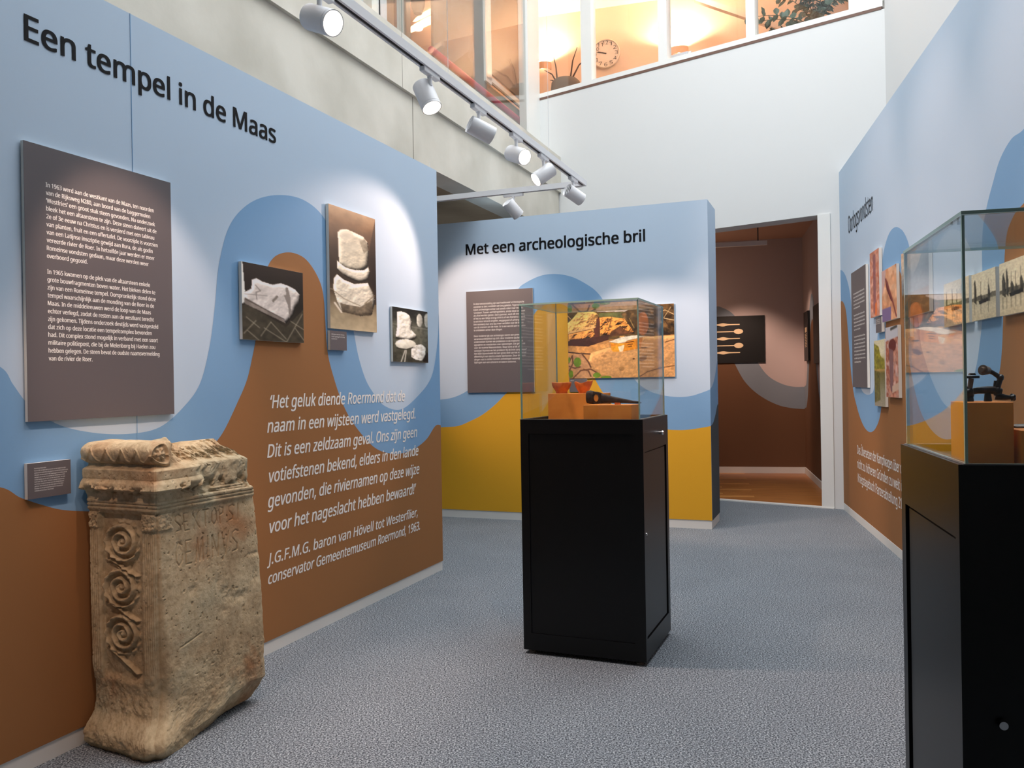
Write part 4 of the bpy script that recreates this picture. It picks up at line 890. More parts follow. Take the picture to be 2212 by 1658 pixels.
hb = [('first sepia harbour photo, leftmost in the row of three', harbour(3, 4), (2037, 616), (2095, 696), (2092, 594), (2042, 706)),
      ('second sepia harbour photo with a tall crane, middle of the row', harbour(8, 3), (2097, 595), (2153, 683), (2149.3, 576), (2102, 694)),
      ('third sepia harbour photo with dark wrecks, rightmost of the row', harbour(14, 7), (2154, 572), (2236, 668), (2230, 545), (2165, 682))]
for lab, pic, tl, br, tr, bl in hb:
    bd = board(F_RIGHT, 'photo_board', tl, br, lab, 'photo', pic, tr=tr, bl=bl, t=0.024, group='sepia harbour photos'); done(bd)

# ------------------------------------------------------------------ boards in the inner room
a = F_IN.at(1440, 690, 0.02); c = F_IN.at(1653, 782, 0.02)
root = empty('photo_board', F_IN.M @ Matrix.Translation((a[0], 0, c[1]))); tag(root, 'black board with rows of bone spoons on the far inner wall', 'photo')
w, h = c[0] - a[0], a[1] - c[1] + 0.02
b = MB(); b.box(0, w, -0.02, -0.002, 0, h); b.build('black_backing', 'black_board', root)
b = MB()
for i in range(5):
    zz = h * (0.82 - 0.15 * i); xa, xb = w * 0.30, w * 0.75
    if i % 2 == 0:
        b.box(xa, xb, -0.0225, -0.0205, zz - 0.006, zz + 0.006)
        prof = [(xa + (xb - xa) * t, 0.008 + 0.018 * math.exp(-((t - 0.62) / 0.09) ** 2)) for t in np.linspace(0, 1, 30)]
        b.loft([[(x_, -0.0235, zz - r), (x_, -0.0215, zz - r), (x_, -0.0215, zz + r), (x_, -0.0235, zz + r)] for x_, r in prof])
    else:
        b.box(xa, xb, -0.0225, -0.0205, zz - 0.007, zz + 0.007)
        for cxx in (xa + 0.02, w * 0.46, xb - 0.02):
            b.add([(cxx + 0.07 * math.cos(t), -0.0235, zz + 0.04 * math.sin(t)) for t in np.linspace(0, 2 * math.pi, 17)[:-1]], [tuple(range(16))])
b.build('bone_tool_print', 'bone', root)
bd = board(F_INR, 'photo_board', (1736, 676), (1746, 778), 'narrow black board with a pale comb, left one on the inner right wall', 'photo', face='black_board', edge='black_board', t=0.03)
b = MB(); w, h = bd['_w'], bd['_h']
b.box(w * 0.3, w * 0.75, -0.0365, -0.0345, h * 0.58, h * 0.68)
for i in range(9): b.box(w * 0.3, w * 0.75, -0.0365, -0.0345, h * (0.28 + 0.032 * i), h * (0.295 + 0.032 * i))
b.build('comb_print', 'bone', bd); bd.children[0]; done(bd)
bd = board(F_INR, 'photo_board', (1756, 662), (1776, 782), 'larger black board beside the door post on the inner right wall', 'photo', face='black_board', edge='black_board', t=0.03); done(bd)

# ------------------------------------------------------------------ track lights
E0 = CPOS + ray(1261, 400) * (7.0 / ray(1261, 400).y)
F_TR = Frame((E0.x, E0.y), AL); TZ = 3.08
def track(name, Mx, length, label):
    root = empty(name, Mx); tag(root, label, 'light track')
    bx('rail', (-length, 0.0, -0.023, 0.023, 0.014, 0.044), 'lamp_white', root)
    bx('rail_lip', (-length, 0.0, -0.023, -0.0105, 0.0, 0.014), 'lamp_white', root)
    bx('rail_lip', (-length, 0.0, 0.0105, 0.023, 0.0, 0.014), 'lamp_white', root)
    bx('contact_slot', (-length + 0.02, -0.02, -0.0105, 0.0105, 0.006, 0.014), 'slot', root)
    bx('end_cap', (0.0, 0.006, -0.024, 0.024, -0.001, 0.045), 'lamp_white', root)
    return root
def wires(root, us, z1):
    for u in us:
        b = MB(); b.tube([(u, 0, 0.044), (u, 0, z1)], 0.0016, 6); b.build('hanging_wire', 'lamp_white', root)
t1 = track('light_track', F_TR.M @ Matrix.Translation((0, 0, TZ)), 7.6, 'long white light track running along the left partition')
wires(t1, [-0.9, -2.6, -4.2], 5.6); wires(t1, [-6.2], 1.5)
F_TR2 = Frame((E0.x, E0.y), AL + 90)
t2 = track('light_track', F_TR2.M @ Matrix.Translation((-0.03, 0, TZ)), 3.6, 'short white light track crossing behind the left partition')
wires(t2, [-1.4, -3.0], 0.36)

DIA, LEN = 0.106, 0.155
def spotlight(pos, d, label, yaw_axis, power=1.0, blend=0.55, ang=46, backview=False, group=None, lamp=True):
    """pos: world point on the track underside; d: world aim"""
    a = Vector(yaw_axis).normalized(); z = Vector((0, 0, 1)); yv = z.cross(a)
    Mx = Matrix(((a.x, yv.x, 0, pos[0]), (a.y, yv.y, 0, pos[1]), (0, 0, 1, pos[2]), (0, 0, 0, 1)))
    root = empty('spotlight', Mx); tag(root, label, 'spotlight', group)
    inv = Mx.inverted().to_3x3(); dl = (inv @ Vector(d)).normalized()
    bx('adapter', (-0.09, 0.09, -0.016, 0.016, -0.026, 0.0), 'lamp_white', root, bevel=0.004)
    b = MB(); b.cyl((0, 0, -0.026), (0, 0, -0.034), 0.015, 0.015, 16); b.cyl((0, 0, -0.034), (0, 0, -0.075), 0.011, 0.011, 14)
    b.build('stem', 'lamp_white', root, smooth=True)
    top = Vector((0, 0, -0.075)); 
    # the stem meets the body towards its rear
    side = (Vector((0, 0, 1)) - dl * dl.z)
    side = side.normalized() if side.length > 0.05 else Vector((1, 0, 0))
    rear = top - side * (DIA / 2 - 0.006) - dl * 0.045
    c0 = rear; c1 = rear + dl * LEN
    b = MB(); R = DIA / 2
    rings = [b.ring(c0 + dl * 0.010, dl, R - 0.012, 32), b.ring(c0 + dl * 0.002, dl, R - 0.006, 32), b.ring(c0, dl, R - 0.001, 32), b.ring(c0 + dl * 0.004, dl, R, 32),
             b.ring(c1 - dl * 0.016, dl, R, 32), b.ring(c1 - dl * 0.0158, dl, R - 0.0012, 32), b.ring(c1 - dl * 0.0142, dl, R - 0.0012, 32), b.ring(c1 - dl * 0.014, dl, R, 32),
             b.ring(c1, dl, R, 32), b.ring(c1, dl, R - 0.004, 32), b.ring(c1 - dl * 0.012, dl, R - 0.006, 32)]
    b.loft(rings, caps=False)
    b.build('lamp_body', 'lamp_white', root, smooth=True)
    b = MB(); b.add(b.ring(c0 + dl * 0.010, dl, R - 0.012, 32), [tuple(range(32))]); b.build('back_plate', 'lamp_dark', root)
    b = MB()
    px_ = side.cross(dl)
    for s in (-1, 0, 1):
        q0 = c0 + px_ * (s * 0.022) - side * 0.035 + dl * 0.006; q1 = c0 + px_ * (s * 0.022) + side * 0.035 + dl * 0.006
        b.tube([q0, q1], 0.004, 6)
    b.build('cooling_rib', 'lamp_white', root)
    b = MB(); b.add(b.ring(c1 - dl * 0.0115, dl, R - 0.0055, 32), [tuple(range(32))]); b.build('lens', 'lens', root)
    if lamp:
        ld = bpy.data.lights.new('spot_lamp', 'SPOT'); ld.energy = SPOT_W * power; ld.color = WARM
        ld.spot_size = math.radians(ang); ld.spot_blend = blend; ld.shadow_soft_size = 0.035
        lo = bpy.data.objects.new('spot_lamp', ld); COL.objects.link(lo); lo.parent = root
        lo.matrix_local = Matrix.Translation(c1 + dl * 0.004) @ dl.to_track_quat('-Z', 'Y').to_matrix().to_4x4()
    return root
def tr_u(x, y):   # abscissa on track 1 from a photograph pixel of its underside
    return F_TR.at(x, y)[0]
_q5 = F_LEFT.at(800, 590); _d5 = F_LEFT.w(_q5[0], 0, _q5[1]) - F_TR.w(tr_u(1174, 349), 0, TZ)
heads = [((690, 8), (0.11, -0.08, -0.062), 'first white spotlight on the track, glowing lens towards the viewer', 1.0),
         ((929, 174), (0.052, -0.048, -0.13), 'second white spotlight, pointing down with its lit lens at the bottom', 2.2),
         ((1034, 249), (0.127, 0.055, -0.055), 'third white spotlight, turned away so that no lens shows', 0.8),
         ((1115, 308), (0.091, -0.105, -0.057), 'fourth white spotlight, glaring lens facing right and forwards', 1.0),
         ((1174, 349), _d5, 'fifth white spotlight, aimed back at the left partition', 1.3),
         ((1238, 394), (0.116, 0.07, -0.064), 'last white spotlight at the free end of the long track', 0.8)]
for (x, y), d, lab, pw in heads:
    u = tr_u(x, y); spotlight(F_TR.w(u, 0, TZ), d, lab, F_TR.r, pw, ang=68 if 'fifth' in lab else (84 if 'second' in lab else 50), blend=.45 if 'fifth' in lab else .6, group='white track spotlights')
u = F_TR2.at(1109, 417)[0]
spotlight(F_TR2.w(u, 0, TZ), (0.093, 0.06, -0.10), 'white spotlight on the short crossing track, open back visible', F_TR2.r, 2.6, ang=60, group='white track spotlights')
# further along the same tracks, outside the picture
def aim(fr_, u_, tx, ty):
    q = F_LEFT.at(tx, ty); return F_LEFT.w(q[0], 0, q[1]) - fr_.w(u_, 0, TZ)
for u, d, pw, lab in ((-4.3, aim(F_TR, -4.3, 290, 640), 1.1, 'white spotlight next after the first one, near the viewer'), (-5.6, Vector((-1.42, 3.3, 0.75)) - F_TR.w(-5.6, 0, TZ), 1.1, 'white spotlight at the near end of the long track')):
    spotlight(F_TR.w(u, 0, TZ), d, lab, F_TR.r, pw, ang=50, group='white track spotlights')
spotlight(F_TR2.w(-1.9, 0, TZ), (0.62, 0.85, -0.62), 'white spotlight on the hidden part of the crossing track', F_TR2.r, 1.9, ang=64, group='white track spotlights')
F_TR3 = Frame(F_RIGHT.w(3.6, -1.7, 0), AR)
t3 = track('light_track', F_TR3.M @ Matrix.Translation((0, 0, 5.2)), 3.7, 'white light track high along the right partition')
wires(t3, [-0.4, -3.3], 3.4)
for u, dx, lab in ((-0.2, -2.4, 'first'), (-1.2, -1.2, 'second'), (-2.3, -0.4, 'third'), (-3.4, 0, 'last')):
    d = -F_RIGHT.n * 1.7 + F_RIGHT.r * dx + Vector((0, 0, -3.2))
    spotlight(F_TR3.w(u, 0, 5.2), d, lab + ' white spotlight above the right partition, counted from the doorway', F_TR3.r, 2.4, ang=52, blend=.9, group='spotlights above the right partition')
F_TR4 = Frame((1.9, 1.7), 90.0)  # unseen track and spots added to brighten the cases and the altar
t4 = track('light_track', F_TR4.M @ Matrix.Translation((0, 0, 4.5)), 2.6, 'white light track under the lower entrance ceiling')
wires(t4, [-0.3, -2.3], 0.098)
for u, tgt, pw, an, lab in ((-0.1, (1.35, 2.15, 1.35), 1.0, 30, 'white ceiling track spotlight aimed at the near case'), (-1.3, (0.42, 4.5, 1.35), 3.2, 18, 'white ceiling track spotlight aimed at the central case'), (-2.3, (-1.15, 3.5, 0.65), 2.2, 30, 'white ceiling track spotlight aimed at the stone altar')):
    p_ = F_TR4.w(u, 0, 4.5)
    spotlight(p_, Vector(tgt) - p_, lab, F_TR4.r, pw, ang=an, blend=.8, group='spotlights under the entrance ceiling')
# inner room
bar = F_IN.w(F_IN.at(1657, 522, 1.3)[0], -1.3, 0); bz = F_IN.at(1657, 524, 1.3)[1]
F_B = Frame((bar.x, bar.y), 103.0)
root = empty('light_track', F_B.M @ Matrix.Translation((0, 0, bz))); tag(root, 'white suspended light bar under the inner room ceiling', 'light track')
bx('rail', (-2.2, 0.0, -0.025, 0.025, -0.03, 0.03), 'lamp_white', root)
b = MB(); b.tube([(-0.12, 0, 0.03), (-0.12, 0, CZ - bz - 0.002)], 0.008, 8); b.build('hanging_rod', 'lamp_dark', root)
b = MB(); b.tube([(-1.9, 0, 0.03), (-1.9, 0, CZ - bz - 0.002)], 0.008, 8); b.build('hanging_rod', 'lamp_dark', root)
def plain_spot(name, loc, target, watts, ang, col=WARM, blend=0.8, r=0.05):
    ld = bpy.data.lights.new(name, 'SPOT'); ld.energy = watts; ld.color = col; ld.spot_size = math.radians(ang); ld.spot_blend = blend; ld.shadow_soft_size = r
    o = bpy.data.objects.new(name, ld); COL.objects.link(o); o.location = loc
    o.rotation_euler = (Vector(target) - Vector(loc)).to_track_quat('-Z', 'Y').to_euler()
plain_spot('inner_spot', F_B.w(-0.75, 0, bz - 0.1), F_IN.w(-0.7, 0, 1.35), 150, 58)
plain_spot('inner_spot', F_B.w(-0.35, 0, bz - 0.1), F_INR.w(0.7, 0, 1.75), 60, 56)
ld = bpy.data.lights.new('inner_lamp', 'POINT'); ld.energy = 5; ld.color = (1, .66, .44); ld.shadow_soft_size = 0.3
lo = bpy.data.objects.new('inner_lamp', ld); COL.objects.link(lo); lo.location = F_IN.w(-1.6, -0.9, 2.6)
#==CASES==
# ------------------------------------------------------------------ display cases
def display_case(origin, az, W, D, HB, HG, label, door_side):
    fr = Frame(origin, az)
    root = empty('display_case', fr.M); tag(root, label, 'display case', 'black glass topped display cases')
    z0 = 0.022; fw = 0.045
    # carcass: hollow body with recessed front, stiles and rails
    b = MB(); b.box(0.0, W, 0.006, D, z0, HB - 0.028)
    b.build('body', 'black_case', root, bevel=0.0015)
    bx('front_frame', (0, fw, 0, 0.006, z0, HB), 'black_case', root); bx('front_frame', (W - fw, W, 0, 0.006, z0, HB), 'black_case', root)
    bx('front_rail', (fw, W - fw, 0, 0.006, HB - 0.075, HB), 'black_case', root); bx('front_rail', (fw, W - fw, 0, 0.006, z0, z0 + 0.09), 'black_case', root)
    # raised tray rim round the deck
    t = 0.022
    b = MB(); b.box(0, W, 0.006, t, HB - 0.028, HB); b.box(0, W, D - t, D, HB - 0.028, HB); b.box(0, t, t, D - t, HB - 0.028, HB); b.box(W - t, W, t, D - t, HB - 0.028, HB)
    b.build('tray_rim', 'black_case', root)
    bx('deck', (t, W - t, t, D - t, HB - 0.028, HB - 0.018), 'deck', root)
    b = MB(); e = 0.0025
    b.box(-e, W + e, -e, e, HB - 0.001, HB + 0.0015); b.box(-e, W + e, D - e, D + e, HB - 0.001, HB + 0.0015); b.box(-e, e, e, D - e, HB - 0.001, HB + 0.0015); b.box(W - e, W + e, e, D - e, HB - 0.001, HB + 0.0015)
    b.build('edge_strip', 'rim', root)
    s = 1 if door_side == 'right' else -1
    xs = W if s == 1 else 0.0
    def sx(a, c): return (xs + min(s * a, s * c), xs + max(s * a, s * c))
    # side: upper fascia, stiles and the recessed door leaf
    for nm, y0, y1, za, zb in (('side_rail', 0.0, D, HB - 0.165, HB), ('side_rail', 0.0, D, z0, z0 + 0.11), ('side_stile', 0.0, 0.03, z0 + 0.11, HB - 0.165), ('side_stile', D - 0.05, D, z0 + 0.11, HB - 0.165)):
        x0, x1 = sx(0.0, 0.012); bx(nm, (x0, x1, y0, y1, za, zb), 'black_case', root)
    x0, x1 = sx(0.0, 0.007)
    dr = bx('door', (x0, x1, 0.036, D - 0.075, z0 + 0.118, HB - 0.173), 'black_case', root)
    if s == 1:
     b = MB(); b.cyl((xs + s * 0.007, 0.052, HB * 0.53), (xs + s * 0.013, 0.052, HB * 0.53), 0.008, 0.007, 16); b.build('keyhole', 'chrome', dr, smooth=True)
    yk = D * 0.62; zk = HB - 0.088
    if s == 1:
     b = MB()
     b.cyl((xs + s * 0.012, yk, zk), (xs + s * 0.03, yk, zk), 0.009, 0.009, 18); b.cyl((xs + s * 0.03, yk, zk), (xs + s * 0.038, yk, zk), 0.0125, 0.0105, 18)
     b.build('lock_knob', 'chrome', root, smooth=True)
    for fx in (0.035, W - 0.035):
        for fy in (0.04, D - 0.04):
            b = MB(); b.cyl((fx, fy, 0.0), (fx, fy, 0.008), 0.016, 0.014, 16); b.cyl((fx, fy, 0.008), (fx, fy, z0), 0.006, 0.006, 12); b.build('levelling_foot', 'rim', root, smooth=True)
    # glass hood: four walls and a lid, polished green edges
    g = 0.008; HT = HB + HG; i = 0.003
    def pane(nm, dims):
        b = MB(); b.box(*dims, 0, edge=1); return b.build(nm, ['glass', 'glass_edge'], root)
    pane('glass_pane', (i, W - i, i, i + g, HB + 0.002, HT - g - 0.0004)); pane('glass_pane', (i, W - i, D - i - g, D - i, HB + 0.002, HT - g - 0.0004))
    pane('glass_pane', (i, i + g, i + g + 0.0004, D - i - g - 0.0004, HB + 0.002, HT - g - 0.0004)); pane('glass_pane', (W - i - g, W - i, i + g + 0.0004, D - i - g - 0.0004, HB + 0.002, HT - g - 0.0004))
    pane('glass_lid', (i - 0.001, W - i + 0.001, i - 0.001, D - i + 0.001, HT - g, HT))
    return fr
c1 = floor_pt(1392, 1440); cl = floor_pt(1132, 1410)
CW = (Vector((c1.x, c1.y)) - Vector((cl.x, cl.y))).length
r1 = Vector((c1.x - cl.x, c1.y - cl.y)); az1 = math.degrees(math.atan2(r1.x, r1.y))
HB1 = 1.252; HG1 = 0.618
F_C1 = display_case((cl.x, cl.y), az1, CW, 0.60, HB1, HG1, 'black display case with bowls and axe head in the room centre', 'right')
_q = CPOS + ray(2083, 1003) * ((1.254 - CAMZ) / ray(2083, 1003).z)
F_C2 = display_case((_q.x, _q.y), AC2 + 90, 0.62, 0.60, 1.254, 0.556, 'black display case cut by the right picture edge', 'left')
# front lock of the near case
lk = F_C2.at(2165, 1563)
b = MB(); b.cyl((lk[0], -0.0005, lk[1]), (lk[0], -0.012, lk[1]), 0.011, 0.009, 18)
case2 = [o for o in bpy.data.objects if o.name.startswith('display_case')][-1]
b.build('front_lock', 'chrome', case2, smooth=True)

def block(fr, x0, x1, ztop, y0, dep, deckz, label):
    a = fr.at(x0, 880, -y0)[0]; c = fr.at(x1, 880, -y0)[0]; zt = fr.at((x0 + x1) / 2, ztop, -y0)[1]
    w = c - a
    root = empty('plinth_block', fr.M @ Matrix.Translation((a, y0, deckz))); tag(root, label, 'plinth', 'orange display blocks')
    bx('block_body', (0, w, 0, dep, 0, zt - deckz), 'block', root, bevel=0.0015)
    return (a, c, zt)
DK1 = HB1 - 0.018
A1 = block(F_C1, 1184, 1300, 849.5, 0.27, 0.18, DK1, 'taller orange block carrying two small clay bowls')
B1 = block(F_C1, 1260, 1364, 874.5, 0.06, 0.17, DK1, 'lower orange block under the iron axe head')
# bowls
def bowl(fr, px, y, z, r_top, h, label, broken):
    u = fr.at(px, 840, -y)[0]
    b = MB()
    if not broken:
        prof = [(0.0, 0.003), (r_top * .42, 0.003), (r_top * .48, 0.0), (r_top * .58, 0.0), (r_top * .58, h * .16), (r_top * .66, h * .28), (r_top * .86, h * .5), (r_top * .97, h * .74), (r_top, h * .96), (r_top * .97, h), (r_top * .9, h * .93), (r_top * .84, h * .62), (r_top * .6, h * .34), (0.0, h * .26)]
        warp = lambda a, r, zz: (r * (1 + 0.015 * math.sin(3 * a)), zz * (1 + 0.03 * math.sin(2 * a + 1)))
    else:
        prof = [(0.0, 0.003), (r_top * .38, 0.003), (r_top * .42, 0.0), (r_top * .54, 0.0), (r_top * .54, h * .1), (r_top * .68, h * .3), (r_top * .84, h * .55), (r_top * .95, h * .8), (r_top, h), (r_top * .94, h), (r_top * .86, h * .7), (r_top * .6, h * .34), (0.0, h * .24)]
        def warp(a, r, zz):
            k = 0.80 + 0.22 * max(0, math.cos(a)) ** 2 * (1 if math.cos(a) > 0 else 0) + 0.10 * max(0, -math.cos(a)) + 0.05 * math.sin(5 * a)
            return (r * (1 + 0.05 * math.cos(a)), zz * (1 if zz < h * .3 else k))
    b.lathe(prof, (0, 0, 0), 40, warp=warp)
    root = b.build('clay_bowl', 'clay', None, fr.M @ Matrix.Translation((u, y, z)), smooth=True)
    tag(root, label, 'bowl', 'small clay bowls on the taller block')
k1 = 4.75 / FPX
bowl(F_C1, 1213, 0.35, A1[2] + 0.0005, 21.5 * k1, 24 * k1, 'left orange clay bowl with an even rim', False)
bowl(F_C1, 1260, 0.36, A1[2] + 0.0005, 20 * k1, 27 * k1, 'right orange clay bowl with a broken wavy rim', True)
# axe head: socket with eye, long tapering cheek
ua, ub = F_C1.at(1268, 860, -0.12)[0], F_C1.at(1388, 870, -0.12)[0]
L = ub - ua; zb = B1[2] + 0.001
root = empty('axe_head', F_C1.M @ Matrix.Translation((ua, 0.12, zb)) @ Matrix.Rotation(math.radians(-4), 4, 'Z')); tag(root, 'dark rusty iron axe head with an open eye, lying on the lower block', 'axe')
def sec(x, cz, hz, hy, n=16, ex=0.6):
    r = []
    for i in range(n):
        a = 2 * math.pi * i / n; c, s_ = math.cos(a), math.sin(a)
        r.append((x, hy * math.copysign(abs(c) ** ex, c), cz + hz * math.copysign(abs(s_) ** ex, s_)))
    return r
b = MB(); b.loft([sec(x, cz, hz, hy) for x, cz, hz, hy in ((0, .040, .026, .017), (.004, .040, .033, .021), (.02, .040, .036, .024), (.035, .038, .035, .023), (.044, .036, .033, .02))])
b.build('butt', 'rust', root, smooth=True)
b = MB()
for sgn in (-1, 1):
    b.loft([[(x, sgn * (yy - 0.004) , cz - hz), (x, sgn * (yy + 0.004), cz - hz), (x, sgn * (yy + 0.004), cz + hz), (x, sgn * (yy - 0.004), cz + hz)] for x, yy, cz, hz in ((.040, .012, .036, .033), (.05, .019, .036, .032), (.062, .021, .035, .030), (.074, .017, .034, .029), (.084, .009, .033, .026))])
b.build('eye_socket', 'rust', root, smooth=True)
b = MB(); b.add([(0.062 + 0.013 * math.cos(t), -0.0262, 0.036 + 0.019 * math.sin(t)) for t in np.linspace(0, 2 * math.pi, 21)[:-1]], [tuple(range(20))])
b.loft([[(0.062 + (0.013 + q) * math.cos(t), yy, 0.036 + (0.019 + q) * math.sin(t)) for t in np.linspace(0, 2 * math.pi, 21)[:-1]] for q, yy in ((0.004, -0.022), (0.003, -0.027), (0.0, -0.0275), (0.0, -0.0262))], caps=False)
b.m = [1] + [0] * (len(b.m) - 1)
b.build('eye', ['rust', 'block'], root)
b = MB(); b.loft([sec(x, cz, hz, hy, ex=.8) for x, cz, hz, hy in ((.078, .033, .027, .014), (.10, .031, .023, .012), (L * .5, .025, .017, .009), (L * .68, .019, .012, .008), (L * .84, .013, .008, .007), (L * .96, .010, .006, .005), (L, .009, .003, .003))])
b.build('tapering_blade', 'rust', root, smooth=True)
bx('blade_prop', (L * 0.52, L * 0.62, -0.006, 0.006, -0.001, 0.012), 'clay', root)

# case 2 contents
DK2 = 1.254 - 0.018
A2 = block(F_C2, 2086, 2190, 868.5, 0.09, 0.13, DK2, 'taller orange block under the dark metal crank')
B2 = block(F_C2, 2205, 2320, 929, 0.07, 0.16, DK2, 'lower orange block at the picture edge under the pointed blade')
def P2(x, y, d=0.0):
    u, z = F_C2.at(x, y, -(0.165 + d)); return Vector((u, 0.165 + d, z))
pz = A2[2]
base = Vector((P2(2095, 866).x, 0.165, pz))
root = empty('metal_crank', F_C2.M @ Matrix.Translation(base)); tag(root, 'dark corroded metal crank assembly with a raised cranked arm', 'machine part')
def Q(x, y, d=0.0): return P2(x, y, d) - base
b = MB(); b.tube([Q(2092, 847), Q(2112, 843), Q(2130, 842), Q(2150, 843), Q(2163, 846)], [0.007, .008, .009, .010, .008], 12); b.blob(Q(2093, 848), .012, .012, .014, wob=.15); b.blob(Q(2152, 844), .011, .010, .011, wob=.2, seed=2)
b.build('shaft', 'gunmetal', root, smooth=True)
b = MB(); b.cyl(Q(2094, 845), Q(2098, 817), .0055, .006, 14); b.build('post', 'brass_dull', root, smooth=True)
b = MB(); p_ = Q(2100, 814); b.cyl(p_ - Vector((0, 0, .003)), p_ + Vector((0, 0, .003)), .016, .016, 22); b.cyl(p_ + Vector((0, 0, .004)), p_ + Vector((0, 0, .009)), .009, .007, 16); b.build('flange', 'gunmetal', root, smooth=True)
b = MB(); b.tube([Q(2152, 842), Q(2157, 828), Q(2162, 814)], [.008, .0065, .0065], 12); b.blob(Q(2161, 815), .008, .008, .008, wob=.1); b.tube([Q(2149, 836), Q(2151, 822)], .004, 8); b.build('crank_arm', 'gunmetal', root, smooth=True)
b = MB(); b.tube([Q(2161, 815), Q(2145, 805), Q(2134, 800)], [.006, .005, .006], 12); b.build('upper_link', 'gunmetal', root, smooth=True)
b = MB(); a0 = Q(2134, 800); a1 = Q(2123, 799, -.012); b.cyl(a0, a1, .009, .0125, 20); b.cyl(a1, a1 + (a1 - a0) * .3, .008, .006, 16); b.build('knob', 'brass_dull', root, smooth=True)
b = MB()
zt0 = -0.0
for (x, y, r_) in ((2094, 862, .010), (2134, 862, .009)):
    q_ = Q(x, y); b.cyl((q_.x, 0, 0.0005), (q_.x, 0, Q(x, 846).z), r_, r_ * .7, 14)
q0 = Q(2150, 852); b.tube([(q0.x, 0, .013), (q0.x + .02, -.004, .009), (q0.x + .035, 0, .008)], [.010, .007, .004], 10); b.blob((q0.x + .036, 0, .009), .008, .009, .008, wob=.2)
b.build('foot', 'gunmetal', root, smooth=True)
# pointed blade on the lower block
bz = B2[2]; x0 = F_C2.at(2172, 919, -0.15)[0]
root = empty('pointed_blade', F_C2.M @ Matrix.Translation((x0, 0.15, bz + 0.0008))); tag(root, 'grey pointed iron blade overhanging the lower orange block', 'blade')
b = MB(); b.loft([[(x, -w_, .004), (x, 0, .0), (x, w_, .004), (x, 0, .009)] for x, w_ in ((0, .0008), (.02, .006), (.05, .011), (.12, .014), (.2, .014))]); b.build('blade', 'rim', root)
b = MB(); b.tube([(.2, 0, .006), (.26, 0, .006)], .006, 8); b.build('tang', 'rust', root, smooth=True)

